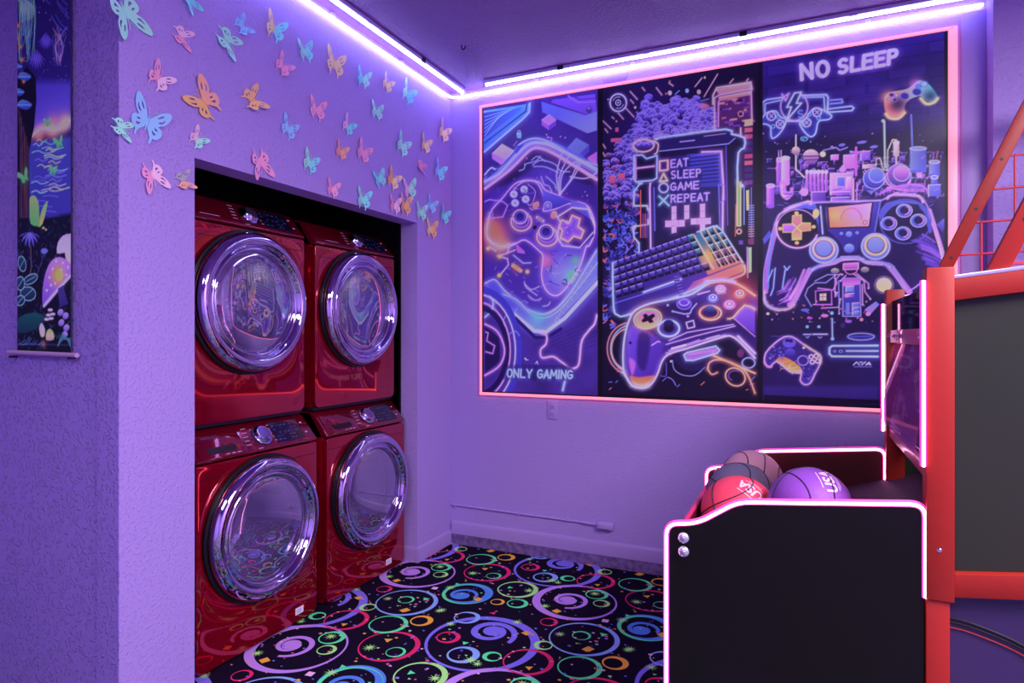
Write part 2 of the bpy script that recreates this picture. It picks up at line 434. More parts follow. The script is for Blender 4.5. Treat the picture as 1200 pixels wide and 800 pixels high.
# hook and two cables on the ceiling
hk = onZ(541, 52, ZC)
t = thing('ceiling_hook', hk, 'small black hook screwed into the plum ceiling near the corner', 'hook')
build('plate', MB().lathe([(0.001,-0.0005),(0.016,-0.0005),(0.016,-0.006),(0.001,-0.007)], 14, hk, (0,0,1)), M_black, t)
build('prong', MB().tube(catmull([hk+Vector(q) for q in ((0,0,-0.004),(0,0,-0.02),(0.012,0,-0.03),(0.022,0,-0.02),(0.022,0,-0.012))], 4), 0.004, 6), M_black, t)
build('bead', MB().lathe([(0.0005,-0.007),(0.006,-0.004),(0.007,0),(0.006,0.004),(0.0005,0.007)], 10, hk+Vector((0.034,0,-0.008)), (0,0,1)), M_fix, t)
for (e, lab) in (((545,104), 'thin cable from ceiling hook down to the corner by the LED rope'), ((557.5,97), 'thin cable from ceiling hook to the end of the poster wall tube light')):
    p1 = onZ(*e, ZC-0.003); p0 = hk+Vector((-0.02 if e[0] < 550 else 0.035, 0.015, -0.003)); md = (p0+p1)/2+Vector((0.03,-0.01,0))
    tag(build('cable', MB().tube(catmull([p0, md, p1], 8), 0.0022, 6), M_cable), lab, 'cable')

# ------------------------------------------------------------------ small fittings on the back wall
M_plate = mat('painted_plate', (176,148,220), 0.35)
c = onY(648, 480, YB)
t = thing('wall_outlet', (c.x, YB-0.003, c.z-0.058), 'lavender painted double socket outlet on the wall under the posters', 'outlet')
build('cover_plate', MB().box(c.x-0.036, c.x+0.036, YB-0.007, YB, c.z-0.058, c.z+0.058), M_plate, t, bevel=0.003)
for dz in (-0.021, 0.021):
    s_ = build('socket', MB().box(c.x-0.017, c.x+0.017, YB-0.010, YB-0.006, c.z+dz-0.014, c.z+dz+0.014), M_plate, t, bevel=0.003)
    sl = MB()
    for dx in (-0.006, 0.006): sl.box(c.x+dx-0.0012, c.x+dx+0.0012, YB-0.0106, YB-0.0098, c.z+dz-0.003, c.z+dz+0.006)
    sl.lathe([(0.0001,0),(0.0025,0)], 8, (c.x, YB-0.0104, c.z+dz-0.008), (0,1,0)); build('slots', sl, M_black, s_)
build('screw', MB().lathe([(0.0001,0.001),(0.003,0.0005),(0.003,0)], 10, (c.x, YB-0.0072, c.z), (0,-1,0)), M_plate, t)
tag(build('blank_plate', MB().box(-1.075, -0.935, YB-0.005, YB, 2.868, 2.912), M_plate, bevel=0.002), 'flat blank painted plate on the wall above the middle poster', 'plate')
t = thing('surface_cable', (-1.5, YB-0.008, 0.24), 'painted cable run along the wall above the skirting, ending in a box', 'cable')
build('cable', MB().tube([(XL+0.01, YB-0.007, 0.257), (-1.6, YB-0.007, 0.252), (-1.12, YB-0.007, 0.247)], 0.0065, 8), M_plate, t)
build('sleeve', MB().tube([(-1.20, YB-0.009, 0.248), (-1.105, YB-0.009, 0.246)], 0.009, 8), M_plate, t)
for x in (-2.08, -1.62, -1.30): build('clip', MB().box(x-0.006, x+0.006, YB-0.015, YB, 0.242, 0.264), M_plate, t, bevel=0.002)
bx_ = build('junction_box', MB().box(-1.112, -1.010, YB-0.034, YB, 0.222, 0.270), M_plate, t, bevel=0.012, seg=3)
build('lid', MB().box(-1.100, -1.030, YB-0.038, YB-0.033, 0.232, 0.260), M_plate, bx_, bevel=0.003)
# ================================================================== washers and dryers in the niche
M_red = mat('red_enamel', (176,5,40), 0.07, metal=0.65, spec=0.6, coat=1.0)
M_redp = mat('red_panel_gloss', (128,6,38), 0.10, metal=0.5, spec=0.6, coat=1.0)
M_chrome = mat('violet_chrome', (214,202,234), 0.05, metal=1.0)
M_chrome2 = mat('satin_chrome', (190,176,214), 0.16, metal=1.0)
M_dcap = mat('dial_face', (150,132,186), 0.22, metal=0.9)
M_gasket = mat('black_rubber', (14,12,18), 0.35)
M_drum = mat('drum_steel', (214,200,236), 0.34, metal=0.6, bump=[(70, 0.9, 0, 'voronoi')])
M_tub = mat('tub_grey', (150,136,180), 0.5)
M_glassd = mat_glass('door_glass', (214,196,240), 0.02, see=0.82, haze=(176,150,226), hz=0.22)  # lavender haze colour imitates the lit room's reflection in the glass
M_disp = mat('navy_display', (16,18,44), 0.12, coat=0.6)
M_print = mat('pale_print', (205,190,226), 0.5)
M_logo = mat('grey_print', (104,60,104), 0.4)
M_stick = mat('white_sticker', (236,226,244), 0.6)
M_pocket = mat('dark_pocket', (30,4,10), 0.4)
W_, DEP = 0.686, 0.74

def appliance(kind, xf, yc, z0, H, zdoor, label, group):
    """front faces +x at xf; yc = middle of its width; z0 = its foot"""
    cat = 'washer' if kind == 'washing_machine' else 'dryer'
    t = thing(kind, (xf-DEP/2, yc, z0), label, cat, group)
    V = lambda x, y, z: Vector((xf+x, yc+y, z0+z))
    hw = W_/2; zp = H-0.132; foot = 0.012
    # cabinet: sides, top, back, base (open at the front)
    b = MB()
    b.prism([(-0.028,foot),(-0.028,zp),(-0.115,H-0.004),(-DEP,H-0.004),(-DEP,foot)], lambda u, v, h: V(u, h, v), -hw, -hw+0.012)
    b.prism([(-0.028,foot),(-0.028,zp),(-0.115,H-0.004),(-DEP,H-0.004),(-DEP,foot)], lambda u, v, h: V(u, h, v), hw-0.012, hw)
    b.box(xf-DEP, xf-0.115, yc-hw+0.012, yc+hw-0.012, z0+H-0.016, z0+H-0.004)
    b.box(xf-DEP, xf-DEP+0.012, yc-hw+0.012, yc+hw-0.012, z0+foot, z0+H-0.016)
    b.box(xf-DEP+0.012, xf-0.028, yc-hw+0.012, yc+hw-0.012, z0+foot, z0+0.03)
    build('cabinet', b, M_red, t, bevel=0.003)
    # front sheet with the round door hole and bowed edges
    n = 56; R = 0.262
    hole = [(R*math.cos(2*PI*k/n), zdoor+R*math.sin(2*PI*k/n)) for k in range(n)]
    rc = 0.03; out = []
    for (cy, cz, a0) in ((hw-rc, zp-0.006-0.012, 0), (-hw+rc, zp-0.006-0.012, 90), (-hw+rc, foot+rc, 180), (hw-rc, foot+rc, 270)):
        q = 0.012 if a0 < 180 else rc
        ccz = zp-0.006-q if a0 < 180 else foot+q; ccy = (hw-q) if a0 in (0, 270) else (-hw+q)
        for k in range(5):
            a = math.radians(a0+90*k/4); out.append((ccy+q*math.cos(a), ccz+q*math.sin(a)))
    fs = MB(); fs.prism(out, lambda u, v, h: V(h, u, v), -0.03, 0.0, [hole])
    fr = build('front_panel', fs, M_red, t, bevel=0.010, seg=4)
    # pressed seam lines on the front
    sm = MB(); sm.box(xf-0.002, xf+0.0006, yc-hw+0.012, yc+hw-0.012, z0+zp-0.062, z0+zp-0.0595)
    build('seam', sm, M_pocket, t)
    fl = MB()
    y0, y1, s0, s1 = 0.10, hw-0.02, 0.03, 0.155
    for (a, b_, c, d) in ((y0,y1,s1,s1+0.0016),(y0,y0+0.0016,s0,s1),(y1-0.0016,y1,s0,s1)):
        fl.box(xf-0.002, xf+0.0005, yc+a, yc+b_, z0+c, z0+d)
    if kind == 'washing_machine': tag(build('access_flap', fl, M_redp, t), kind='stuff')
    # control panel
    x1, zt = -0.092, H-0.006
    cp = MB(); cp.prism([(-0.03,zp),(0.0,zp),(0.006,zp+0.010),(x1+0.004,zt-0.010),(x1-0.014,zt),(-0.20,zt),(-0.20,zp)], lambda u, v, h: V(u, h, v), -hw, hw)
    cpo = build('control_panel', cp, M_redp, t, bevel=0.007, seg=3)
    O = Vector((0.006, 0, zp+0.010)); T = Vector((x1+0.004, 0, zt-0.010)); sd = (T-O).normalized(); SL = (T-O).length
    nrm = Vector((-sd.z, 0, sd.x)); nrm = nrm if nrm.x > 0 else -nrm
    S = lambda y, s, h=0.0: V(*(O+sd*(s*SL)+nrm*h+Vector((0,y,0))))
    ey = Vector((0,1,0))
    # dial
    dc = S(0.035, 0.52)
    d_ = build('dial', MB().lathe([(0.050,-0.004),(0.050,0.003),(0.044,0.004),(0.042,0.006),(0.040,0.018),(0.036,0.023),(0.030,0.0235),(0.0005,0.022)], 36, dc, nrm), M_chrome, cpo)
    build('dial_cap', MB().lathe([(0.031,0.0232),(0.030,0.0245),(0.0005,0.025)], 30, dc, nrm), M_dcap, d_)
    build('dial_ring', MB().lathe([(0.055,-0.002),(0.055,0.0015),(0.049,0.002)], 36, dc, nrm), M_gasket, d_)
    # display with its faint icons
    build_d = MB().obox(S(0.190, 0.53, 0.0008), ey, sd, nrm, 0.088, SL*0.40, 0.0012)
    do = build('display', build_d, M_disp, cpo)
    ic = MB(); rr = random.Random(5)
    for r in range(5):
        for k in range(6):
            if rr.random() < 0.3: continue
            ic.obox(S(0.120+k*0.026+rr.uniform(-0.004,0.004), 0.24+r*0.135, 0.0022), ey, sd, nrm, rr.uniform(0.003,0.008), 0.0014, 0.0003)
    tag(build('display_print', ic, mat('display_icons', (96,92,170), 0.4) if 'display_icons' not in MATS else MATS['display_icons'], do), kind='stuff')
    pr = MB()
    for k in range(5):
        pr.obox(S(-0.046-0.004*k, 0.86-0.15*k, 0.0006), ey, sd, nrm, 0.013, 0.0012, 0.0003)
        pr.obox(S(0.096-0.004*(2-abs(k-2)), 0.86-0.15*k, 0.0006), ey, sd, nrm, 0.007, 0.0012, 0.0003)
    pr.obox(S(-0.01, 0.07, 0.0006), ey, sd, nrm, 0.013, 0.0012, 0.0003)
    for k in range(2): pr.obox(S(0.300, 0.35+0.4*k, 0.0006), ey, sd, nrm, 0.007, 0.003, 0.0003)
    if kind != 'washing_machine': pr.obox(S(-0.20, 0.20, 0.0006), ey, sd, nrm, 0.05, 0.0012, 0.0003)
    tag(build('panel_print', pr, M_print, cpo), kind='stuff')
    if kind == 'washing_machine':                # soap drawer with a grip pocket
        dr = build('drawer', MB().obox(S(-0.205, 0.5, 0.001), ey, sd, nrm, 0.118, SL*0.48, 0.0045), M_redp, t, bevel=0.003)
        gp = MB(); pts = [(-0.085,0.012),(-0.080,-0.014),(-0.06,-0.020),(0.06,-0.020),(0.080,-0.014),(0.085,0.012)]
        gp.prism(pts, lambda u, v, h: S(-0.205+u*0.9, 0.30+v/SL, h), 0.004, 0.0063)
        build('grip_pocket', gp, M_pocket, dr)
        tv, tf = text_mesh('SAMSUNG')
        mb = MB().add([S(-0.235+x*0.013, 0.74+y*0.013/SL, 0.0062) for x, y in tv], tf)
        build('lettering', mb, M_logo, dr, smooth=0)
        mb = MB()
        for k in range(3): mb.obox(S(-0.19+0.03*k, 0.09, 0.0058), ey, sd, nrm, 0.009, 0.0014, 0.0003)
        tag(build('drawer_print', mb, M_print, dr), kind='stuff')
        build('sticker', MB().obox(V(0.0010, 0.225 if yc < 2.4 else 0.185, 0.060), (0,1,0.0), (0,0,1), (1,0,0), 0.026, 0.016, 0.0006), M_stick, t)
        sp = MB()
        for k in range(3): sp.obox(V(0.0019, (0.225 if yc < 2.4 else 0.185)-0.004, 0.052+0.007*k), (0,1,0), (0,0,1), (1,0,0), 0.015, 0.0008, 0.0003)
        tag(build('sticker_print', sp, M_logo, t), kind='stuff')
    # door
    C = V(0, 0, zdoor); ax = (1,0,0); N = 84
    dr = build('door', MB().lathe([(0.286,0.012),(0.306,0.020),(0.310,0.034),(0.304,0.050),(0.292,0.062),(0.276,0.068),(0.262,0.065),(0.253,0.056),
                                   (0.250,0.047),(0.247,0.044),(0.243,0.047),(0.238,0.052),(0.232,0.051),(0.228,0.044),(0.226,0.032),(0.222,0.018),(0.216,0.004)], N, C, ax), M_chrome, t, smooth=60)
    build('door_gasket', MB().lathe([(0.316,0.0),(0.322,0.006),(0.321,0.016),(0.308,0.021),(0.286,0.014),(0.270,0.001)], N, C, ax), M_gasket, dr)
    gl = [(0.226*math.cos(a), 0.030+0.026*math.sin(a)) for a in [PI/2*k/10 for k in range(11)]]; gl[-1] = (0.0005, gl[-1][1])
    build('door_glass', MB().lathe(gl, N, C, ax), M_glassd, dr, smooth=80)
    build('inner_ring', MB().lathe([(0.216,0.004),(0.206,-0.004),(0.205,-0.030),(0.230,-0.045)], N, C, ax), M_chrome2, dr)
    # tub and drum behind the glass
    dd = build('drum', MB().lathe([(0.262,-0.012),(0.236,-0.05),(0.236,-0.06),(0.250,-0.07),(0.250,-0.36),(0.20,-0.40),(0.06,-0.385),(0.0005,-0.38)], 48, C, ax), M_drum, t, smooth=50)
    for k in range(3):
        a = 2*PI*k/3+0.5
        u = Vector((0, math.cos(a), math.sin(a))); tn = Vector((0, -math.sin(a), math.cos(a)))
        build('lifter', MB().obox(C+Vector((-0.21,0,0))+u*0.232, (1,0,0), tn, u, 0.12, 0.022, 0.026), M_tub, dd, bevel=0.015, seg=3)
    if kind == 'washing_machine':
        for sy in (-1, 1):
            for xx in (-0.07, -DEP+0.06): build('foot', MB().lathe([(0.018,0.016),(0.018,0.006),(0.024,0.002),(0.024,0.0)], 12, V(xx, sy*(hw-0.06), 0), (0,0,1)), M_gasket, t)
    else:
        build('stacking_kit', MB().box(xf-DEP+0.03, xf-0.014, yc-hw+0.004, yc+hw-0.004, z0-0.005, z0+0.012), mat('stack_rail', (46,38,58), 0.4, metal=0.6), t, bevel=0.003)
    return t
appliance('washing_machine', -2.185, 2.122, 0.0, 0.985, 0.522, 'red front loading washer on the carpet, farther from the poster wall', 'washers in the niche')
appliance('washing_machine', -2.185, 2.884, 0.0, 0.985, 0.522, 'red front loading washer on the carpet, nearer to the poster wall', 'washers in the niche')
appliance('tumble_dryer', -2.252, 2.110, 0.990, 0.990, 0.528, 'red tumble dryer stacked on the washer farther from the poster wall', 'dryers stacked on the washers')
appliance('tumble_dryer', -2.252, 2.874, 0.990, 0.978, 0.528, 'red tumble dryer stacked on the washer nearer to the poster wall', 'dryers stacked on the washers')
# ================================================================== basketball arcade machine
Y1, Y2 = 1.95, 2.854                              # outer faces of its two sides
M_pblack = mat('black_side_board', (14,11,11), 0.34, spec=0.3, bump=[(300, 0.05, 2, 'noise')])
M_ired = mat('dark_red_board', (74,8,18), 0.45)
M_rpost = mat('red_powder_coat', (156,32,22), 0.45, spec=0.5, bump=[(420, 0.12, 2, 'noise')])
M_neon = mat('pink_white_neon', (255,220,240), 0.4, emit=(255,176,226), estr=11)
M_neonb = mat('pink_neon_halo', (255,90,180), 0.5, emit=(255,50,150), estr=1.3)
M_grey = mat('grey_side_acrylic', (44,43,36), 0.38, spec=0.4, vary=(1.6, (36,45,34)))
M_purp = mat('purple_side_print', (56,40,84), 0.30)
M_alu = mat('aluminium_edge', (214,208,226), 0.25, metal=0.7)
M_bolt = mat('bright_bolt', (226,220,236), 0.2, metal=1.0)
M_smoke = mat_glass('smoked_acrylic', (70,54,96), 0.05, see=0.88, haze=(80,50,120), hz=0.3, ior=None)
M_clear = mat_glass('clear_acrylic', (226,204,240), 0.03, see=0.93, haze=(220,120,200), hz=0.22, ior=None)
M_rail = mat('magenta_crossbar', (206,50,110), 0.38, coat=0.2)
M_ramp = mat('ramp_cloth', (60,26,60), 0.7)
M_wire = mat('red_wire', (206,50,70), 0.4)
bm_ = thing('basketball_arcade_machine', (0.55, (Y1+Y2)/2, 0), 'red and black basketball arcade machine with glowing pink edges', 'arcade game')
outline = [(-0.371,0.02),(-0.371,0.797),(-0.283,0.809),(-0.170,0.884),(0.272,0.926),(0.287,0.90),(0.287,0.02)]
def side_board(y0, y1, m):
    p = round_path([(u, 0, v) for u, v in outline[:5]]+[(0.287,0,0.927),(0.287,0,0.02)], 0.03, 5)
    mb = MB(); mb.prism([(q.x, q.z) for q in p], lambda u, v, h: Vector((u, h, v)), y0, y1)
    return build('side_board', mb, m, bm_, bevel=0.001, seg=1)
nb_ = side_board(Y1, Y1+0.018, M_pblack); fb_ = side_board(Y2-0.018, Y2, M_ired)  # far board's dark red imitates pink neon glow on a black board
nb_['label'] = 'black side board with a stepped top edge'
def neon_path(y, zend):
    return round_path([(-0.375,y,0.03),(-0.375,y,0.800),(-0.284,y,0.813),(-0.171,y,0.888),(0.290,y,0.932),(0.290,y,zend)], 0.035, 6)
def neon(path, parent=bm_, r=0.0068):
    s_ = build('neon_edge_halo', MB().tube(path, r*1.45, 10), M_neonb, parent)  # wider glowing tube added to imitate the halo round the neon
    out = Vector((0,-0.0045,0))
    build('neon_edge', MB().tube([Vector(p)+out*1.55 for p in path], r*0.7, 8), M_neon, s_)
neon(neon_path(Y1+0.006, 0.690)); neon(neon_path(Y2-0.012, 0.690))
for (px, py) in ((801, 630), (801, 646)):
    c = onY(px, py, Y1)
    b_ = build('bolt_cap', MB().lathe([(0.0001,0.010),(0.010,0.009),(0.0155,0.004),(0.0165,0.0)], 24, c, (0,-1,0)), M_alu, nb_)
    build('bolt_head', MB().lathe([(0.0001,0.0135),(0.005,0.0125),(0.006,0.0095)], 6, c, (0,-1,0)), M_bolt, b_)
# front board, ramp, floor of the ball trough
build('front_board', MB().box(-0.335, -0.317, Y1+0.018, Y2-0.018, 0.05, 0.800), M_ired, bm_, bevel=0.002)
build('front_lip', MB().tube([(-0.326, Y1+0.02, 0.803), (-0.326, Y2-0.02, 0.803)], 0.008, 8), M_rail, bm_)
rz = lambda x: 0.664+0.316*(x+0.189)
rp = MB(); rp.prism([(-0.317, rz(-0.317)-0.015), (-0.317, rz(-0.317)), (0.62, rz(0.62)), (0.62, rz(0.62)-0.015)], lambda u, v, h: Vector((u, h, v)), Y1+0.019, Y2-0.019)
build('ball_ramp', rp, M_ramp, bm_)
build('inner_board', MB().box(0.62, 0.64, Y1+0.06, Y2-0.06, 0.1, 1.32), M_ired, bm_)
# posts
def post(y0, y1, near):
    b_ = build('post', MB().box(0.2905, 0.352, y0, y1, 0.690, 1.545), M_rpost, bm_, bevel=0.003)
    build('lower_post', MB().box(0.2905, 0.343, y0+0.006 if near else y0, y1 if near else y1-0.006, 0.0, 0.689), M_rpost, bm_, bevel=0.003)
    if near:
        c = onY(1101, 645, y0)
        build('screw', MB().lathe([(0.0001,0.003),(0.004,0.0025),(0.0062,0.0)], 12, c, (0,-1,0)), M_bolt, b_)
    yy = y0+0.006 if near else y1-0.012
    z0, z1 = (1.032, 1.512) if near else (1.0, 1.492)
    build('tube_clip', MB().box(0.283, 0.2905, yy-0.004, yy+0.010, z0, z1), M_alu, bm_)
    neon([(0.284, yy-0.002, z0), (0.284, yy-0.002, z1)], b_, 0.0052)
post(Y1-0.012, Y1+0.05, True); post(Y2-0.05, Y2+0.012, False)
# cross members between the posts
build('crossbar', MB().box(0.300, 0.325, Y1+0.05, Y2-0.05, 0.985, 1.050), M_rail, bm_, bevel=0.004)
cb = build('crossbar', MB().box(0.300, 0.325, Y1+0.05, Y2-0.05, 1.343, 1.390), M_rail, bm_, bevel=0.004)
for y in (2.79, 2.66, 2.53, 2.1): build('bolt', MB().lathe([(0.0001,0.006),(0.006,0.005),(0.008,0.0)], 12, (0.300, y, 1.368), (-1,0,0)), M_bolt, cb)
build('smoked_screen', MB().box(0.310, 0.316, Y1+0.05, Y2-0.05, 1.390, 1.500), M_smoke, bm_)
# tilted score board behind clear acrylic
tilt = lambda y, s, h=0.0: Vector((0.345-0.045*(1-s)-h*0.98, y, 1.058+0.278*s+h*0.16))
sb = MB(); sb.add([tilt(y, s, h) for h in (0, -0.05) for (y, s) in ((Y1+0.06,0),(Y2-0.11,0),(Y2-0.11,1),(Y1+0.06,1))], [(0,1,2,3),(7,6,5,4),(0,4,5,1),(1,5,6,2),(2,6,7,3),(3,7,4,0)])
sbo = build('score_box', sb, mat('score_panel', (104,40,120), 0.4, vary=(9, (60,30,90))), bm_)
ac = MB(); ac.add([tilt(y, s, h) for h in (0.030, 0.026) for (y, s) in ((Y1+0.055,-0.02),(Y2-0.06,-0.02),(Y2-0.06,1),(Y1+0.055,1))], [(0,1,2,3),(7,6,5,4),(0,4,5,1),(1,5,6,2),(2,6,7,3),(3,7,4,0)])
build('acrylic_cover', ac, M_clear, sbo)
M_lab = mat('pale_label', (226,150,200), 0.5); M_ink = mat('dark_ink', (50,24,66), 0.5)
def on_tilt(name, y0, y1, s0, s1, m, h=0.002, par=None):
    mb = MB(); mb.add([tilt(y0,s0,h), tilt(y1,s0,h), tilt(y1,s1,h), tilt(y0,s1,h)], [(0,1,2,3)]); return build(name, mb, m, par or sbo, smooth=0)
lb = on_tilt('paper_label', Y2-0.16, Y2-0.115, 0.06, 0.72, M_lab)
for k in range(5): on_tilt('label_mark', Y2-0.15, Y2-0.125, 0.12+0.11*k, 0.18+0.11*k, M_ink, 0.003, lb)
for (y, s, hy, hs) in ((2.62,0.20,0.05,0.09),(2.60,0.45,0.045,0.07),(2.57,0.72,0.04,0.10),(2.40,0.25,0.06,0.14),(2.36,0.65,0.06,0.12),(2.2,0.4,0.06,0.2)):
    k_ = on_tilt('score_window', y-hy, y+hy, s-hs, s+hs, M_ink)
    on_tilt('score_digits', y-hy*0.6, y+hy*0.6, s-hs*0.5, s-hs*0.3, M_lab, 0.003, k_)
build('shelf', MB().box(0.30, 0.42, Y1+0.06, Y2-0.06, 1.040, 1.052), mat('violet_shelf', (120,80,190), 0.3), bm_)
# side frames with acrylic, running on towards the hoop
XE = 1.62
sl = 0.125
def zt_(x, z): return z+sl*(x-0.352)
def side_frame(ya, yb, yo):
    def bar(name, zlo, zhi, m, y0=ya, y1=yb, x0=0.352, x1=XE, slope=sl, **k):
        mb = MB(); mb.prism([(x0, zlo+slope*(x0-0.352)), (x1, zlo+slope*(x1-0.352)), (x1, zhi+slope*(x1-0.352)), (x0, zhi+slope*(x0-0.352))], lambda u, v, h: Vector((u, h, v)), y0, y1)
        return build(name, mb, m, bm_, **k)
    bar('top_rail', 1.459, 1.514, M_rpost, bevel=0.003)
    bar('edge_trim', 1.514, 1.524, M_alu, bevel=0.001)
    bar('bottom_rail', 0.702, 0.764, M_rpost, bevel=0.003)
    ym = (ya+yb)/2
    bar('side_acrylic', 0.764, 1.459, M_grey, ym-0.004, ym+0.004)
    mb = MB(); mb.prism([(0.343,0.02),(XE,0.02),(XE,0.702+sl*(XE-0.352)),(0.352,0.702),(0.343,0.69)], lambda u, v, h: Vector((u, h, v)), ym+0.004*yo, ym+0.016*yo)
    lp = build('lower_side_board', mb, M_purp, bm_)
    for (dz, rr_, m) in ((0.0, 0.0032, M_black), (-0.010, 0.0026, M_black), (-0.024, 0.0014, M_rpost)):
        pts = catmull([Vector((x, ym+0.004*yo-0.003*yo, z+dz)) for x, z in ((0.346,0.640),(0.40,0.632),(0.50,0.598),(0.62,0.52),(0.78,0.40))], 6)
        build('cable' if m is M_black else 'print_line', MB().tube(pts, rr_, 6), m, lp)
    build('end_post', MB().box(XE, XE+0.06, ya, yb, 0, 2.55), M_rpost, bm_, bevel=0.003)
    # brace and wire guard above
    p0, p1 = Vector((0.440, ym, 1.52)), Vector((0.440+0.40*1.02, ym, 2.45))
    d = (p1-p0).normalized(); pd = Vector((d.z, 0, -d.x))
    br = build('brace', MB().obox((p0+p1)/2, d, pd, (0,1,0), (p1-p0).length/2, 0.0215, 0.013), M_rpost, bm_, bevel=0.002)
    for k in range(5):
        c = p0+d*(0.15+0.19*k)-Vector((0, 0.0131, 0))
        build('hole', MB().lathe([(0.0001,0.0004),(0.0055,0.0004),(0.006,0.0)], 10, c, (0,-1,0)), M_black, br)
    wy = ym+0.02
    xb = lambda z: 0.440+(z-1.52)*(p1.x-p0.x)/(p1.z-p0.z)
    g = MB(); rows = [1.555+0.1175*k for k in range(9)]
    mbs = []
    for z in rows: build('guard_wire', MB().tube([(xb(z)+0.005, wy, z-0.003), (XE+0.02, wy, z+0.02)], 0.0042, 6), M_wire, bm_)
    for i in range(8):
        for k in range(9):
            x = 0.60+0.152*k+(0.10 if i >= 2 and (i % 4) >= 2 else 0.0)
            if x-0.01 < xb(rows[i]) or x > XE: continue
            build('guard_wire', MB().tube([(x, wy, rows[i]), (x, wy, rows[i+1])], 0.0042, 6), M_wire, bm_)
    build('cage_top', MB().box(0.80, XE+0.06, ya, yb, 2.45, 2.49), M_rpost, bm_, bevel=0.003)
side_frame(Y1-0.006, Y1+0.044, 1); side_frame(Y2-0.044, Y2+0.006, -1)
# back board and hoop, outside the frame
build('backboard', MB().box(XE-0.02, XE, Y1+0.05, Y2-0.05, 1.75, 2.50), mat('white_backboard', (220,214,232), 0.3), bm_, bevel=0.004)
build('hoop', MB().tube([(XE-0.20+0.15*math.cos(2*PI*k/32), 2.40+0.15*math.sin(2*PI*k/32), 1.95) for k in range(32)], 0.009, 8, closed=True), M_rpost, bm_)
build('hoop_bracket', MB().box(XE-0.06, XE-0.02, 2.36, 2.44, 1.93, 1.97), M_rpost, bm_)
build('play_deck', MB().box(0.64, XE, Y1+0.05, Y2-0.05, 0.93, 0.95), M_ramp, bm_)

# ------------------------------------------------------------------ balls
M_seam = mat('ball_seam', (34,16,44), 0.6)
M_bprint = mat('ball_print', (250,210,240), 0.5)
def ball(px, py, tdep, col, label, rot, text=None, R=0.12):
    d = ray(px, py); C = Vector((d[0]*tdep, d[1]*tdep, CAMH+d[2]*tdep))
    m = mat('ball_rubber', col, 0.5, spec=0.4, bump=[(330, 0.25, 0, 'voronoi')])
    t = thing('basketball', C-Vector((0,0,R)), label, 'basketball', 'basketballs in the ball trough')
    E = Matrix.Rotation(rot[2],3,'Z') @ Matrix.Rotation(rot[1],3,'Y') @ Matrix.Rotation(rot[0],3,'X')
    prof = [(max(0.0004, R*math.sin(PI*k/32)), -R*math.cos(PI*k/32)) for k in range(33)]
    build('cover', MB().lathe(prof, 56, C, E @ Vector((0,0,1)), E @ Vector((1,0,0))), m, t, smooth=80)
    def curve(fn, n=72): return [C+(E @ Vector(fn(2*PI*k/n))).normalized()*(R-0.0006) for k in range(n)]
    cs = [lambda a: (math.cos(a), math.sin(a), 0), lambda a: (0, math.cos(a), math.sin(a))]
    for s in (-1, 1):
        cs.append(lambda a, s=s: (s*(0.62+0.16*math.cos(2*a)), math.cos(a)*0.8, math.sin(a)*0.8))
    for fn in cs: build('seam', MB().tube(curve(fn), 0.0024, 6, closed=True), M_seam, t)
    if text:
        dv, up = Vector(text[0]).normalized(), Vector(text[1])
        up = (up-dv*up.dot(dv)).normalized(); rt = up.cross(dv)
        def put(tv, tf, h, oy, name):
            mb = MB().add([C+(dv+rt*(x*h/R)+up*((y*h+oy)/R)).normalized()*(R+0.0008) for x, y in tv], tf); build(name, mb, M_bprint, t, smooth=0)
        tv, tf = text_mesh('USA', 0.028); put(tv, tf, 0.036, 0, 'lettering')
        for oy, L in ((0.027, 0.9), (-0.027, 1.0), (-0.034, 0.7)):
            put([(L*(k/8-0.5)*1.9, j) for j in (-0.035, 0.035) for k in range(9)], [(k, k+1, k+10, k+9) for k in range(8)], 0.036, oy, 'print_line')
    return t
ball(866, 601, 2.08, (236,70,96), 'coral red basketball with USA lettering in the arcade trough', (0.5, 0.9, 0.2), ((0.32,-0.51,0.80), (-0.564,-0.254,-0.78)))
ball(949, 595, 1.905, (138,74,180), 'violet basketball with USA lettering next to the coral red one', (1.45, 0.25, 0.5), ((0.40,-0.40,0.82), (-0.91,-0.41,0.0)))
ball(868, 581, 2.325, (112,104,132), 'grey basketball squeezed between the coral ball and the pale pink ball', (0.2, 0.5, 0.9))
ball(881, 563, 2.548, (214,156,170), 'pale pink basketball at the far side of the trough', (0.9, 0.35, 0.3))
# ================================================================== paper butterflies
BC = dict(mint=(176,255,226), teal=(140,246,240), blue=(160,218,255), pink=(255,172,208), palepink=(255,210,235), orange=(255,200,130), amber=(255,228,170), coral=(255,186,152), grey=(190,190,196))
BM = {k: mat('paper_'+k, v, 0.35, spec=0.5) for k, v in BC.items()}
wing_out = catmull([(0.02,0.06),(0.09,0.20),(0.24,0.42),(0.42,0.55),(0.50,0.50),(0.48,0.34),(0.40,0.16),(0.28,0.04),(0.36,0.0),(0.42,-0.10),(0.38,-0.24),(0.30,-0.33),(0.24,-0.34),(0.22,-0.48),(0.18,-0.50),(0.17,-0.36),(0.10,-0.24),(0.02,-0.10)], 3, True)
wing_holes = [[(0.14,0.20),(0.26,0.37),(0.36,0.44),(0.33,0.34),(0.22,0.20)], [(0.20,0.13),(0.34,0.24),(0.40,0.36),(0.42,0.28),(0.34,0.13),(0.24,0.08)],
              [(0.15,-0.04),(0.24,-0.02),(0.33,-0.08),(0.26,-0.12)], [(0.12,-0.10),(0.22,-0.15),(0.31,-0.17),(0.27,-0.27),(0.18,-0.24)]]
def shrink(h, k=0.66):
    cx, cy = sum(p[0] for p in h)/len(h), sum(p[1] for p in h)/len(h)
    return [(cx+(p[0]-cx)*k, cy+(p[1]-cy)*k) for p in h]
wing_holes = [shrink(h) for h in wing_holes]
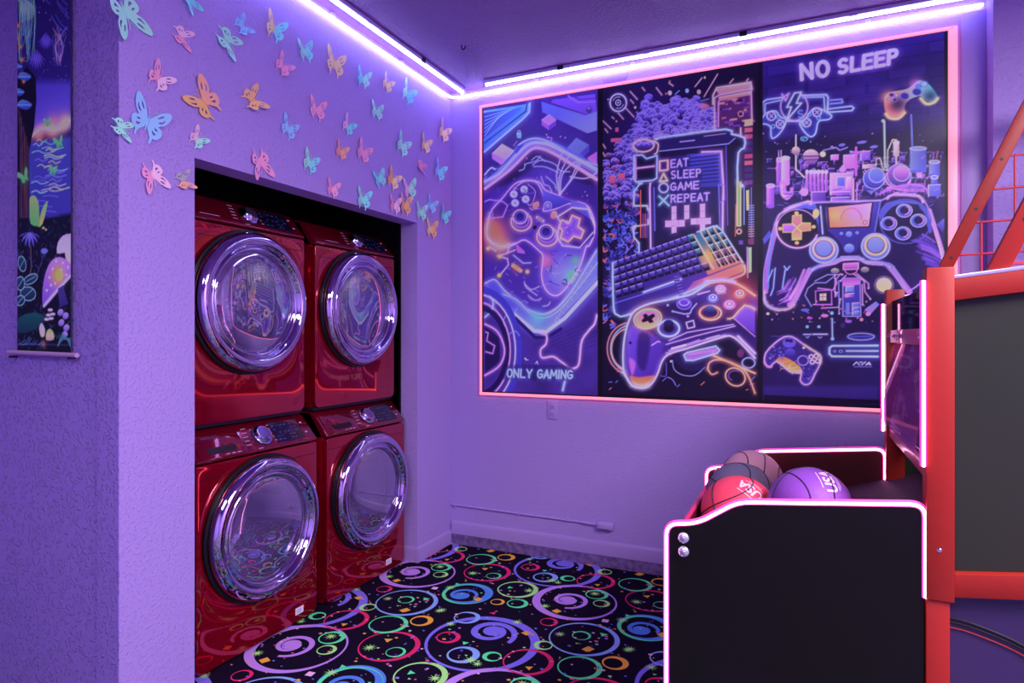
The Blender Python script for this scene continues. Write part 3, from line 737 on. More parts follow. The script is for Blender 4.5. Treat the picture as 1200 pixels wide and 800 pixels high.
def butterfly(px, py, size, ang, col, lift, label, skew=(1.0, 1.0)):
    """size in px of the wing span, ang = turn of the body (deg, clockwise in view), lift = fold of both wings (deg)"""
    c = onX(px, py, XL); k = (c.y*FY+c.x*FX)/FPX
    s = size*k*(1.12 if size >= 38 else (0.98 if size >= 32 else 0.86))
    a = math.radians(-ang)
    ev = Vector((0, -math.sin(a), math.cos(a))); eu = Vector((0, math.cos(a), math.sin(a))); en = Vector((1,0,0))
    base = c+en*0.003
    t = thing('paper_butterfly', c, label, 'butterfly', 'paper butterflies on the wall')
    for sg, lf in ((-1, lift[0]*0.25), (1, lift[1]*0.75)):
        L = math.radians(lf); hgt = lambda u: abs(u)*math.sin(L)
        to3 = lambda u, v, h: base+eu*(sg*u*s*math.cos(L))+ev*(v*s)+en*(u*s*math.sin(L)*(1-0.25*u)+h)
        mb = MB(); mb.prism(wing_out, to3, 0.0, 0.0007, wing_holes)
        build('wing', mb, BM[col[0] if sg < 0 else col[1]], t, smooth=30)
    bd = MB().tube([base+ev*(s*q)+en*0.002 for q in (-0.24, -0.1, 0.06, 0.14)], [0.010*s, 0.022*s, 0.026*s, 0.014*s], 6)
    b_ = build('body', bd, BM[col[0]], t)
    for sg in (-1, 1):
        build('antenna', MB().tube([base+ev*(s*0.13), base+ev*(s*0.26)+eu*(sg*0.05*s)+en*0.006, base+ev*(s*0.36)+eu*(sg*0.12*s)+en*0.010], 0.0009, 4), BM[col[0]], b_)
# px, py, span px, turn, (left wing, right wing), (left fold, right fold), label
BF = [
 (146,16,44,150,('mint','mint'),(20,25),'large mint paper butterfly highest up at the outer edge of the wall'),
 (212,43,30,100,('palepink','pink'),(60,15),'small pale pink paper butterfly just below a high teal one'),
 (221,2,30,140,('teal','teal'),(40,40),'teal paper butterfly high above the pale pink butterfly'),
 (265,48,34,115,('mint','mint'),(20,20),'mint paper butterfly overlapping a blue butterfly'),
 (283,31,28,50,('blue','blue'),(25,25),'blue paper butterfly overlapping a mint butterfly'),
 (185,92,32,35,('pink','palepink'),(60,20),'pink and lilac paper butterfly alone between mint and orange ones'),
 (238,119,38,-60,('orange','coral'),(30,30),'large orange paper butterfly with glossy wings near the wall edge'),
 (295,117,32,60,('orange','orange'),(25,40),'orange paper butterfly with slotted wings beside the largest orange one'),
 (141,150,30,105,('mint','mint'),(15,25),'mint paper butterfly poking past the wall edge, touching a big blue one'),
 (172,143,42,20,('blue','blue'),(25,10),'big blue paper butterfly touching a mint one at the wall edge'),
 (230,163,28,40,('palepink','mint'),(60,15),'pale mint paper butterfly at the outer top corner of the niche'),
 (178,206,34,155,('palepink','pink'),(45,15),'pink paper butterfly low on the wall edge strip beside the niche'),
 (214,212,28,70,('grey','coral'),(25,35),'coral and grey paper butterfly low beside the niche opening'),
 (320,34,32,15,('amber','teal'),(60,35),'two tone amber and teal paper butterfly high up under the LED rope'),
 (330,78,30,35,('pink','pink'),(50,35),'small pink paper butterfly above the row of larger orange ones'),
 (356,61,28,-12,('mint','teal'),(60,55),'teal paper butterfly with nearly closed wings under the LED rope'),
 (391,75,32,8,('amber','amber'),(30,25),'amber and cream paper butterfly with upright spread wings'),
 (424,93,26,10,('teal','mint'),(40,60),'teal paper butterfly beside the amber and cream one'),
 (452,99,24,25,('amber','amber'),(70,35),'slim amber paper butterfly between two teal ones below the LED rope'),
 (476,110,30,25,('mint','teal'),(65,35),'teal paper butterfly nearest the LED rope corner'),
 (370,129,30,6,('pink','pink'),(30,40),'pink paper butterfly with upright wings in the middle of the swarm'),
 (440,131,24,5,('mint','mint'),(35,40),'mint paper butterfly by itself below the slim amber one'),
 (337,151,30,22,('blue','blue'),(35,15),'blue paper butterfly above the niche, over the near dryer'),
 (406,148,26,30,('palepink','teal'),(70,30),'teal paper butterfly just above an orange and a pink one'),
 (304,191,34,160,('pink','pink'),(35,20),'pink paper butterfly stuck across the top edge of the niche over the near dryer'),
 (362,191,30,20,('mint','teal'),(40,15),'mint paper butterfly just above the niche edge between the dryers'),
 (398,178,24,20,('coral','coral'),(60,40),'small coral paper butterfly beside a pink one above the far dryer'),
 (424,179,30,22,('pink','pink'),(60,25),'pink paper butterfly beside a small coral one above the far dryer'),
 (470,171,30,25,('mint','mint'),(55,25),'mint paper butterfly between the pink and amber ones towards the corner'),
 (497,170,24,15,('amber','amber'),(60,35),'amber paper butterfly near the room corner'),
 (518,155,28,25,('amber','amber'),(72,35),'amber paper butterfly closest to the room corner'),
 (492,196,22,110,('pink','pink'),(45,50),'small pink paper butterfly near the room corner'),
 (513,201,28,22,('blue','teal'),(65,35),'blue teal paper butterfly at the room corner beside a small pink one'),
 (443,210,24,-25,('teal','teal'),(45,60),'small teal paper butterfly touching an orange one above the niche corner'),
 (459,211,28,25,('orange','amber'),(45,30),'orange paper butterfly touching a small teal one above the niche corner'),
 (478,222,28,-10,('palepink','mint'),(40,45),'pale mint and pink paper butterfly above the niche corner'),
 (388,222,24,12,('pink','pink'),(45,45),'pink paper butterfly overhanging the niche edge above the far dryer'),
 (424,234,28,8,('mint','teal'),(50,45),'mint paper butterfly overhanging the niche edge above the far dryer'),
 (461,241,24,5,('pink','palepink'),(40,40),'pink paper butterfly side by side with an orange one at the niche corner'),
 (473,241,28,2,('coral','orange'),(72,30),'orange paper butterfly side by side with a pink one at the niche corner'),
 (492,249,24,5,('mint','mint'),(35,35),'mint paper butterfly beside a blue one past the niche corner'),
 (504,241,22,20,('blue','blue'),(35,45),'blue paper butterfly beside a mint one past the niche corner'),
 (519,253,24,20,('teal','teal'),(72,35),'teal paper butterfly lowest at the room corner'),
 (504,269,26,3,('amber','orange'),(35,35),'amber paper butterfly lowest of all, past the niche jamb'),
]
for b_ in BF: butterfly(*b_)
# ================================================================== pink LED frame
FX0, FX1, FZ0, FZ1, FB = -1.885, 0.655, 0.997, 2.842, 0.0085
YP = YB-0.012
t = thing('poster_light_border', ((FX0+FX1)/2, YB-0.01, FZ0), 'glowing coral pink LED border around the three gaming posters', 'led border')
for (a, b_) in (((FX0,FZ0),(FX1,FZ0)), ((FX0,FZ1),(FX1,FZ1)), ((FX0,FZ0),(FX0,FZ1)), ((FX1,FZ0),(FX1,FZ1))):
    wd = 0.019 if a[0] == b_[0] == FX1 else FB
    build('light_bar', MB().box(a[0]-wd, b_[0]+wd, YB-0.022, YB-0.002, a[1]-FB, b_[1]+FB), M_pinkled, t, bevel=0.004)
# ================================================================== printed art: drawn into the colour of a fine mesh
class Canvas:
    def __init__(s, x0, x1, z0, z1, step, Y, k, base):
        s.nx, s.nz = int((x1-x0)/step)+1, int((z1-z0)/step)+1
        s.x = np.linspace(x0, x1, s.nx); s.z = np.linspace(z0, z1, s.nz)
        s.Y, s.k, s.step = Y, k, max(s.x[1]-s.x[0], s.z[1]-s.z[0])
        s.c = np.empty((s.nz, s.nx, 3)); s.c[:] = np.array(base)/255.0
        s.clip = None
    def P(s, p): q = onY(p[0], p[1], s.Y); return (q.x, q.z)
    def win(s, pts, pad):
        a = np.array(pts); lo = a.min(0)-pad; hi = a.max(0)+pad
        i0, i1 = np.searchsorted(s.x, lo[0]), np.searchsorted(s.x, hi[0]); j0, j1 = np.searchsorted(s.z, lo[1]), np.searchsorted(s.z, hi[1])
        if i1 <= i0 or j1 <= j0: return None
        return slice(j0, j1), slice(i0, i1), s.x[None, i0:i1], s.z[j0:j1, None]
    def dist(s, pts, X, Z, closed):
        d = np.full((Z.shape[0], X.shape[1]), 1e9); n = len(pts)
        for i in range(n if closed else n-1):
            ax, az = pts[i]; bx, bz = pts[(i+1) % n]
            vx, vz = bx-ax, bz-az; L = vx*vx+vz*vz+1e-12
            t = np.clip(((X-ax)*vx+(Z-az)*vz)/L, 0, 1)
            d = np.minimum(d, (X-ax-t*vx)**2+(Z-az-t*vz)**2)
        return np.sqrt(d)
    def inside(s, pts, X, Z):
        r = np.zeros((Z.shape[0], X.shape[1]), bool); n = len(pts)
        for i in range(n):
            ax, az = pts[i]; bx, bz = pts[(i+1) % n]
            if az == bz: continue
            r ^= ((az > Z) != (bz > Z)) & (X < (bx-ax)*(Z-az)/(bz-az)+ax)
        return r
    def put(s, sl, col, a):
        s.c[sl] += (col-s.c[sl])*a[..., None]
    def stroke(s, pts, w, col, glow=0, ga=0.45, closed=False, sm=0, a=1.0, gcol=None):
        if sm: pts = catmull(pts, sm, closed)
        q = [s.P(p) for p in pts]; wd = w*s.k/2; g = glow*s.k*0.8; ga = ga*0.62
        W = s.win(q, wd+g*2.2+s.step)
        if W is None: return
        js, is_, X, Z = W; d = s.dist(q, X, Z, closed)
        col = np.array(col)/255.0; gc = np.array(gcol)/255.0 if gcol else col
        if g:
            ge = np.exp(-(np.maximum(0, d-wd)/g)**2*1.1)*ga
            s.c[js, is_] += (1-s.c[js, is_])*gc*ge[..., None]
        s.put((js, is_), col, np.clip((wd-d)/s.step+0.6, 0, 1)*a)
        if g and a > 0.5: s.put((js, is_), col*0.35+0.65, np.clip((wd*0.45-d)/s.step+0.5, 0, 1)*0.75)
    def fill(s, pts, col, col2=None, axis=None, a=1.0, sm=0, edge=None, ew=1.0, glow=0, ga=0.4, soft=0.0):
        if sm: pts = catmull(pts, sm, True)
        q = [s.P(p) for p in pts]; W = s.win(q, s.step*2+soft*s.k)
        if W is None: return
        js, is_, X, Z = W
        d = s.dist(q, X, Z, True); ins = s.inside(q, X, Z); sd = np.where(ins, d, -d)
        cc = np.broadcast_to(np.array(col)/255.0, (*d.shape, 3))
        if col2 is not None:
            if axis: (p0, p1) = s.P(axis[0]), s.P(axis[1])
            else:
                zs = [p[1] for p in q]; xm = q[0][0]; p0, p1 = (xm, max(zs)), (xm, min(zs))
            vx, vz = p1[0]-p0[0], p1[1]-p0[1]; L = vx*vx+vz*vz
            t = np.clip(((X-p0[0])*vx+(Z-p0[1])*vz)/L, 0, 1)[..., None]
            cc = cc*(1-t)+np.array(col2)/255.0*t
        al = np.clip(sd/max(s.step, soft*s.k)+0.5, 0, 1)*a
        s.c[js, is_] += (cc-s.c[js, is_])*al[..., None]
        if edge: s.stroke(pts, ew, edge, glow, ga, True)
    def ell(s, c, rx, ry=None, rot=0, n=28, a0=0, a1=360):
        ry = ry or rx; r = math.radians(rot); out = []
        full = abs(a1-a0) >= 360
        for k in range(n if full else n+1):
            a = math.radians(a0+(a1-a0)*k/n)
            x, y = rx*math.cos(a), ry*math.sin(a)
            out.append((c[0]+x*math.cos(r)-y*math.sin(r), c[1]+x*math.sin(r)+y*math.cos(r)))
        return out
    def disc(s, c, rx, ry=None, col=(255,255,255), col2=None, rot=0, **k): s.fill(s.ell(c, rx, ry, rot), col, col2, **k)
    def ring(s, c, rx, ry, w, col, rot=0, **k): s.stroke(s.ell(c, rx, ry, rot), w, col, closed=True, **k)
    def halo(s, c, r, col, a):
        q = s.P(c); R = r*s.k; W = s.win([q], R*2)
        if W is None: return
        js, is_, X, Z = W; g = np.exp(-((X-q[0])**2+(Z-q[1])**2)/(R*R)*1.2)*a
        s.put((js, is_), np.array(col)/255.0, g)
    def noise(s, sc, seed, oct_=4, warp=0):
        rs = np.random.RandomState(seed); X, Z = np.meshgrid(s.x, s.z); X = X-s.x[0]; Z = Z-s.z[0]
        out = np.zeros_like(X); amp = 1; tot = 0
        for o in range(oct_):
            f = sc*2**o; g = rs.rand(int((s.z[-1]-s.z[0])*f)+4, int((s.x[-1]-s.x[0])*f)+4)
            xi, zi = X*f, Z*f; i, j = xi.astype(int), zi.astype(int); u, v = xi-i, zi-j; u = u*u*(3-2*u); v = v*v*(3-2*v)
            out += amp*((g[j,i]*(1-u)+g[j,i+1]*u)*(1-v)+(g[j+1,i]*(1-u)+g[j+1,i+1]*u)*v); tot += amp; amp *= 0.5
        return out/tot
    def text(s, word, p0, p1, h, w, col, glow=0, ga=0.5, gap=0.28, gcol=None):
        """p0, p1 = baseline ends; h = up vector of a letter"""
        units = [0.55 if ch == ' ' else (0.22 if ch == 'I' else (1.25 if ch == 'M' else 1.0)) for ch in word]
        tot = sum(units)+gap*(len(word)-1); x = 0.0
        bx, by = (p1[0]-p0[0])/tot, (p1[1]-p0[1])/tot
        for ps in (0, 1):
            x = 0.0
            for ch, un in zip(word, units):
                for pl in GLY.get(ch, []):
                    pts = [(p0[0]+bx*(x+gx*un)+h[0]*gy, p0[1]+by*(x+gx*un)+h[1]*gy) for gx, gy in pl]
                    if ps == 0 and glow: s.stroke(pts, w*0.4, gcol or col, glow, ga, a=0.0)
                    if ps == 1: s.stroke(pts, w, col)
                x += un+gap
    def mesh(s, name, m, parent, y, gain=1.0):
        X, Z = np.meshgrid(s.x, s.z); n = s.nx*s.nz
        co = np.empty((n, 3)); co[:, 0] = X.ravel(); co[:, 1] = y; co[:, 2] = Z.ravel()
        org = np.array(WORG[parent.name]); co -= org
        i = np.arange(s.nx-1)[None, :]+np.arange(s.nz-1)[:, None]*s.nx; i = i.ravel()
        quads = np.stack([i, i+1, i+1+s.nx, i+s.nx], 1).astype(np.int32)
        me = bpy.data.meshes.new(name); me.vertices.add(n); me.vertices.foreach_set('co', co.ravel())
        me.loops.add(quads.size); me.loops.foreach_set('vertex_index', quads.ravel())
        me.polygons.add(len(quads)); me.polygons.foreach_set('loop_start', np.arange(len(quads), dtype=np.int32)*4)
        me.update(calc_edges=True); me.validate()
        c = np.clip(s.c, 0, 1)**1.06; L = np.where(c <= 0.04045, c/12.92, ((c+0.055)/1.055)**2.4)*np.array(gain)
        rgba = np.ones((n, 4), dtype=np.float32); rgba[:, :3] = np.clip(L, 0, 1).reshape(-1, 3)
        at = me.color_attributes.new('print', 'FLOAT_COLOR', 'POINT'); at.data.foreach_set('color', rgba.ravel())
        me.materials.append(m)
        o = bpy.data.objects.new(name, me); COL.objects.link(o); o.parent = parent
        return o
def arc(cx, cy, rx, ry, a0, a1, n=10): return [(cx+rx*math.cos(math.radians(a0+(a1-a0)*k/n)), cy+ry*math.sin(math.radians(a0+(a1-a0)*k/n))) for k in range(n+1)]
GLY = {'A': [[(0,0),(0.5,1),(1,0)],[(0.2,0.35),(0.8,0.35)]], 'E': [[(0.95,1),(0.05,1),(0.05,0),(0.95,0)],[(0.05,0.52),(0.8,0.52)]],
 'G': [arc(0.5,0.5,0.48,0.5,45,315,12)+[(0.95,0.15),(0.95,0.45),(0.55,0.45)]], 'I': [[(0.5,0),(0.5,1)]], 'L': [[(0.1,1),(0.1,0),(0.95,0)]],
 'M': [[(0,0),(0.1,1),(0.5,0.3),(0.9,1),(1,0)]], 'N': [[(0.05,0),(0.05,1),(0.95,0),(0.95,1)]], 'O': [arc(0.5,0.5,0.48,0.5,0,360,16)],
 'P': [[(0.08,0),(0.08,1),(0.55,1)]+arc(0.6,0.75,0.32,0.25,90,-90,6)+[(0.08,0.5)]], 'R': [[(0.08,0),(0.08,1),(0.55,1)]+arc(0.6,0.76,0.32,0.24,90,-90,6)+[(0.08,0.52)],[(0.5,0.52),(0.95,0)]],
 'S': [arc(0.5,0.74,0.40,0.26,40,270,9)+arc(0.5,0.25,0.42,0.25,90,-140,9)], 'T': [[(0,1),(1,1)],[(0.5,1),(0.5,0)]], 'Y': [[(0,1),(0.5,0.45),(1,1)],[(0.5,0.45),(0.5,0)]],
 'V': [[(0,1),(0.5,0),(1,1)]]}
def crop(x0, y0, sc): return lambda *q: [(x0+q[i]/sc, y0+q[i+1]/sc) for i in range(0, len(q), 2)]
def c1(f, u, v): return f(u, v)[0]

LV, LB, SK, PK, OR, YL, DK, VI, MI = (214,180,255), (150,160,255), (130,190,255), (255,150,230), (255,150,90), (250,230,150), (26,14,62), (100,72,200), (130,240,220)

# ------------------------------------------------------------------ poster 1: controller on a lit tray, ONLY GAMING
def poster_one():
    C = Canvas(FX0+0.015, -1.100, FZ0+0.012, FZ1-0.012, 0.0035, YP-0.007, 0.0053, (72,50,148))
    a = crop(560, 110, 4.443); b = crop(560, 280, 4.32); rs = random.Random(3)
    n = C.noise(5, 1); C.c *= (0.75+0.5*n)[..., None]
    # top-left lit slab, top-right box
    C.fill(a(20,90,270,50,262,110,35,310,20,310), (110,190,235), (70,120,210), a(120,60,160,220))
    C.fill(a(20,100,230,70,210,95,20,240), (60,70,170), (90,130,220), a(40,100,200,120))
    for k in range(6): C.stroke(a(35,120+k*20,190-k*16,75+k*8), 0.7, (150,210,250))
    C.stroke(a(270,50,268,95,235,130,35,300), 2.4, (150,230,250), 6, 0.4)
    C.stroke(a(255,55,250,90,35,255), 1.2, (36,24,110))
    C.fill(a(330,40,560,110,620,90,620,190,570,205,335,95), (110,120,225), (150,160,245), a(450,60,560,200))
    C.fill(a(390,30,610,0,620,90,560,105,380,45), (130,90,215)); C.disc(c1(a,578,80), 4.5, 4, (190,160,240), (70,50,150)); C.ring(c1(a,578,76), 3, 2.4, 0.8, (60,40,130))
    C.stroke(a(470,10,520,45,610,40), 1.6, (170,120,235)); C.stroke(a(490,5,530,30,610,22), 1.0, (80,50,160))
    # cubes
    def cube(f, u, v, w, h, top, le, ri):
        C.fill(f(u-w,v,u,v-h,u+w,v,u,v+h), top); C.fill(f(u-w,v,u,v+h,u,v+h+w*0.7,u-w,v+w*0.7), le); C.fill(f(u+w,v,u,v+h,u,v+h+w*0.7,u+w,v+w*0.7), ri)
        C.stroke(f(u-w,v,u,v-h,u+w,v,u,v+h), 0.6, (255,220,255), closed=True, a=0.6)
    cube(a, 370, 135, 38, 28, (215,150,245), (190,110,225), (130,80,200))
    C.fill(a(72,310,125,258,200,300,140,345), (245,215,175), (225,170,200)); C.fill(a(72,310,140,345,135,378,75,338), (200,140,225)); C.fill(a(140,345,200,300,200,325,135,378), (150,90,205))
    C.fill(a(465,280,512,228,580,265,530,315), (130,150,215), (110,130,200)); C.fill(a(465,280,530,315,525,348,462,312), (120,110,235)); C.fill(a(530,315,580,265,580,300,525,348), (90,80,205))
    C.fill(a(572,330,620,300,620,390,575,365), (200,120,225))
    C.fill(a(200,205,215,195,228,208,225,232,205,230), MI, glow=0); C.ring(c1(a,214,200), 2.0, 2.4, 0.6, (210,255,240)); C.stroke(a(205,245,185,270), 0.6, LV)
    for q in ((358,212),(430,222),(365,225),(455,228)): C.disc(c1(a,*q), 0.9, col=(250,230,255))
    C.stroke(a(360,226,385,230,380,245), 1.0, PK, sm=3)
    # tray: dark pit, rims
    pit = a(38,500,170,395,215,350,270,290,330,280,400,310,620,440)+b(605,60,440,300,330,375,250,350,150,290,120,270,36,215)
    C.fill(pit, (58,36,128), (84,60,176)); C.fill(a(45,500,180,400,290,300,400,320,600,420,600,480,400,400,300,380,150,470), (22,12,56), a=0.8, soft=6)
    for k in range(60):
        u, v = rs.uniform(60,600), rs.uniform(300,560); C.disc(c1(a,u,v), rs.uniform(0.3,0.9), col=rs.choice([LV,SK,PK,YL]), a=0.8)
    C.halo(c1(a,360,420), 30, (120,90,230), 0.5); C.halo(c1(a,120,560), 22, (110,80,210), 0.5)
    C.stroke(a(36,455,110,415,185,335,260,265,330,255,420,285,620,395), 9, (110,130,235), 4, 0.3, sm=5)
    C.stroke(a(38,492,150,408,200,362,275,290,330,283,400,312,500,372,620,445), 4.5, (240,150,200), 6, 0.45, sm=5, gcol=(255,120,150))
    C.stroke(a(36,420,70,385,105,390,180,315,215,265,270,235,330,235,400,265,440,290), 2.2, (150,190,255), 3, 0.3, sm=5)
    C.stroke(a(45,440,85,405,150,350,205,285), 1.2, (60,50,170)); C.fill(a(190,300,205,270,240,262,200,312), (90,80,200))
    for l in (a(215,400,240,390,250,365,300,350,325,325), a(285,370,330,345,400,365,430,400,480,405), a(280,345,310,325,350,350), a(290,378,350,380,420,410), a(330,430,345,470,370,480,385,510), a(355,430,400,470,410,500)): C.stroke(l, 1.0, LB, 2, 0.25, sm=4)
    for l in (a(425,525,410,420,440,300), a(425,525,425,430,475,320), a(428,525,480,450,520,360), a(430,520,440,420,520,350,620,370), a(540,345,500,430,435,510), a(480,430,560,440,620,410)): C.stroke(l, 1.3, (170,170,255), 2, 0.3, sm=5)
    # controller body
    body = a(75,600,130,540,190,470,250,450,320,460,350,500,410,525,470,555,560,575,600,640,608,720,580,790)+b(548,40,520,130,470,215,420,275,380,285,340,250,322,180,330,90,310,60,240,5,190,25,150,40,100,35,60,5)+a(45,720,55,650)
    C.fill(body, (64,38,132), (104,74,196), a(120,480,420,800), sm=3)
    C.halo(c1(a,85,735), 20, (255,130,110), 0.9); C.halo(c1(a,70,690), 12, (255,150,100), 0.7); C.halo(c1(a,120,790), 14, (255,200,120), 0.6); C.halo(c1(b,440,180), 26, (150,156,245), 0.95); C.halo(c1(b,480,190), 9, (100,250,140), 0.9); C.halo(c1(b,495,110), 7, (110,230,150), 0.6)
    C.halo(c1(b,345,110), 9, (255,130,150), 0.7)
    for k in range(26):
        u, v = rs.uniform(355,510), rs.uniform(75,260); C.stroke(b(u,v,u+rs.uniform(-25,25),v+rs.uniform(-20,20),u+rs.uniform(-40,40),v+rs.uniform(-30,30)), 0.8, rs.choice([LB,(190,190,255),(70,50,170),(40,24,110)]), sm=3, a=0.7)
    C.stroke(body, 1.6, (236,160,255), 4, 0.5, closed=True, sm=3, gcol=(190,110,255))
    C.stroke(a(60,640,46,720,62,770,120,795,160,780), 1.8, (255,190,130), 5, 0.6, sm=4, gcol=(255,120,90))
    C.stroke(a(185,500,240,455,310,465,350,560,340,600,350,610,400,600,480,570,570,590), 1.3, (200,170,255), 3, 0.4, sm=4)
    C.fill(a(335,500,420,530,490,560,420,590,350,605), (120,110,225), (70,60,180)); C.fill(a(470,545,560,575,600,640,560,650,500,600), (90,90,210), a=0.7)
    C.stroke(a(260,470,300,510,275,580,250,560), 0.8, (220,180,255), sm=3)
    for (u, v) in ((187,522),(241,497),(194,568),(249,548)):
        C.disc(c1(a,u,v), 4.6, 4.6, (236,246,224), (170,220,210)); C.ring(c1(a,u,v), 4.8, 4.8, 0.8, (120,90,210)); C.stroke(a(u-6,v-5,u+6,v+5), 0.7, (90,90,190))
    def stick(f, u, v, s):
        C.ring(c1(f,u+6,v+24), 12*s, 11*s, 1.8, (255,190,150), glow=4, ga=0.6, gcol=(255,130,80)); C.ring(c1(f,u+4,v+14), 9.5*s, 9*s, 1.2, (190,130,250))
        C.disc(c1(f,u,v), 8*s, 8*s, (30,18,80), (90,64,190)); C.ring(c1(f,u,v), 8*s, 8*s, 1.3, (255,180,200), glow=2)
        C.ring(c1(f,u,v), 5.5*s, 5.5*s, 1.2, (120,100,220))
    stick(a, 220, 640, 1.0); stick(a, 355, 718, 1.02)
    C.disc(c1(a,364,583), 5.2, 5.5, (200,190,255), (120,110,230)); C.ring(c1(a,364,583), 3.2, 3.4, 0.8, (90,70,200))
    for (u, v) in ((302,578),(396,630)): C.disc(c1(a,u,v), 3.8, 4.8, (255,215,195), (255,130,150), rot=25); C.halo(c1(a,u,v), 6, (255,140,130), 0.5)
    C.stroke(a(308,642,340,662), 2.6, (255,220,190), 3, 0.5); C.stroke(a(312,645,336,660), 1.0, (120,60,150))
    C.stroke(a(268,592,280,604,292,602), 0.7, LV); C.disc(c1(a,296,695), 2.4, 2.4, DK)
    for k in range(40):
        u, v = rs.uniform(70,330), rs.uniform(480,760)
        if v > 560+u*0.6: continue
        L = rs.uniform(14,44); an = rs.uniform(-0.9,0.5); C.stroke(a(u,v,u+L*math.cos(an),v+L*math.sin(an)), 0.7, rs.choice([(190,150,255),(130,110,235),(60,36,120),(255,180,190)]), a=0.6)
    # d-pad
    C.fill(a(415,640,490,590,600,660,605,740,540,800,440,770), (50,34,130), a=0.8); C.stroke(a(415,640,490,592,575,600,605,680), 1.6, (250,220,200), 3, 0.4); C.stroke(a(415,640,430,670,410,740,440,790,530,800,600,720), 1.2, (190,190,255), 2)
    dp = a(490,632,532,650,522,690,552,712,536,752,500,740,470,770,430,750,440,712,424,690,436,655,474,672)
    C.fill(dp, (110,80,215), (140,90,220)); C.stroke(dp, 2.0, (255,190,150), 5, 0.7, closed=True, gcol=(255,120,90))
    for k in range(10): C.disc(c1(a,rs.uniform(450,530),rs.uniform(660,740)), 0.6, col=(230,200,255))
    # circuit lines lower left
    for l in (b(100,85,150,100,155,130,110,185), b(150,70,160,30,190,20), b(90,60,60,40), b(110,85,190,55)): C.stroke(l, 1.2, (250,170,230), 2, 0.4)
    for q in ((110,88),(108,184),(52,48),(250,165)): C.disc(c1(b,*q), 2.2, col=YL); C.halo(c1(b,*q), 4, (255,190,120), 0.6)
    C.fill(b(172,128,180,122,228,156,222,170,212,170,166,138), (255,190,150)); C.halo(c1(b,196,146), 7, (255,140,100), 0.5)
    C.fill(b(190,20,235,60,240,75,200,70), (190,110,220)); C.stroke(b(180,82,230,122,268,120), 1.2, LB, 2)
    C.stroke(a(36,560,60,550,130,560,155,580,130,640,45,650), 1.0, (190,120,240), 1.5); C.stroke(a(50,620,75,610,80,660), 0.9, LB)
    for k in range(26):
        u, v = rs.uniform(60,330), rs.uniform(120,330)
        if v > 90+u*1.05: continue
        C.stroke(b(u,v,u+rs.uniform(8,24),v+rs.uniform(-18,18)), 0.7, LB, a=0.8)
    for q in (b(235,215,245,245,300,285), b(255,285,290,310,320,300), b(330,340,355,335,365,320), b(240,230,270,255,310,240)): C.stroke(q, 0.8, (170,160,255), 1.5, sm=3)
    # tray front
    C.fill(b(36,215,85,200,120,230,160,285,250,350,330,375,400,345,605,40,605,200,350,470,290,475,180,380,130,320,80,330), (92,92,216), (124,136,240), b(200,280,400,480))
    C.stroke(b(36,225,85,205,130,255,165,285,260,360,330,380,390,355,470,270,600,60), 1.4, (160,180,255), 4, 0.5, sm=4)
    C.stroke(b(130,280,200,310,270,380,330,400,400,370,500,260,605,120), 3.0, (110,140,250), 4, 0.4, sm=4)
    C.halo(c1(b,300,405), 12, (110,210,220), 0.7)
    for k in range(9):
        u = 390+k*22; v = 420-k*32; C.stroke(b(u,v,u+8,v-28,u+24,v-12), 0.8, (170,170,255))
    C.stroke(b(182,378,285,465,345,470,440,400,605,220), 4.6, (170,215,255), 7, 0.6, gcol=(110,150,255))
    C.stroke(b(190,400,290,498,350,498,420,455), 4, (44,28,120)); C.stroke(b(36,250,75,310,70,360,36,395), 2.6, (140,170,255), 5, 0.5, sm=4); C.stroke(b(200,350,180,375,150,380,130,410,135,440), 1.0, LB, sm=4)
    # floor planks, cable, dark ring
    for k in range(7): C.stroke(b(330+k*20,520+k*10,605,400+k*22), 0.5, (40,24,100), a=0.6)
    C.stroke(b(325,478,348,490,345,530,318,560,325,600,380,595,420,620,470,652,510,635,525,520,560,465,590,430,602,385), 2.4, (236,150,240), 3, 0.45, sm=5)
    for r, w_, cc in ((48,8,(70,66,190)),(44,1.6,(190,190,255)),(38,1.4,(236,150,240)),(34,6,(36,20,90))):
        C.stroke(C.ell(c1(b,0,565), r, r*1.5, n=40), w_, cc, 2 if w_ < 2 else 0, closed=True)
    C.fill(b(36,440,110,500,110,620,36,680), (30,16,76), a=0.8); C.stroke(b(40,470,52,475,45,515,85,540,75,580,40,570), 1.4, (190,110,220), 2)
    C.stroke(b(36,430,100,470,135,560,110,640,36,690), 2.4, (226,130,240), 3, 0.4, sm=5)
    C.stroke(b(160,480,190,465,210,490), 1.0, LB, sm=3); C.stroke(b(430,765,440,720), 3.2, (130,170,250), 3)
    for l in (b(235,605,255,612), b(240,600,245,615), b(292,630,300,618,304,634)): C.stroke(l, 0.9, (200,200,255))
    # lettering
    C.fill(b(130,640,480,640,480,715,130,710), (30,20,84), a=0.65, soft=4)
    C.text('ONLY GAMING', c1(b,148,698), c1(b,478,706), (0.5,-9.2), 1.9, (170,205,255), 4, 0.55, gap=0.34, gcol=(90,130,255))
    C.c[:, -2:] = 0.06; C.c[:, :2] = 0.08; C.c[:2] = 0.08
    return C
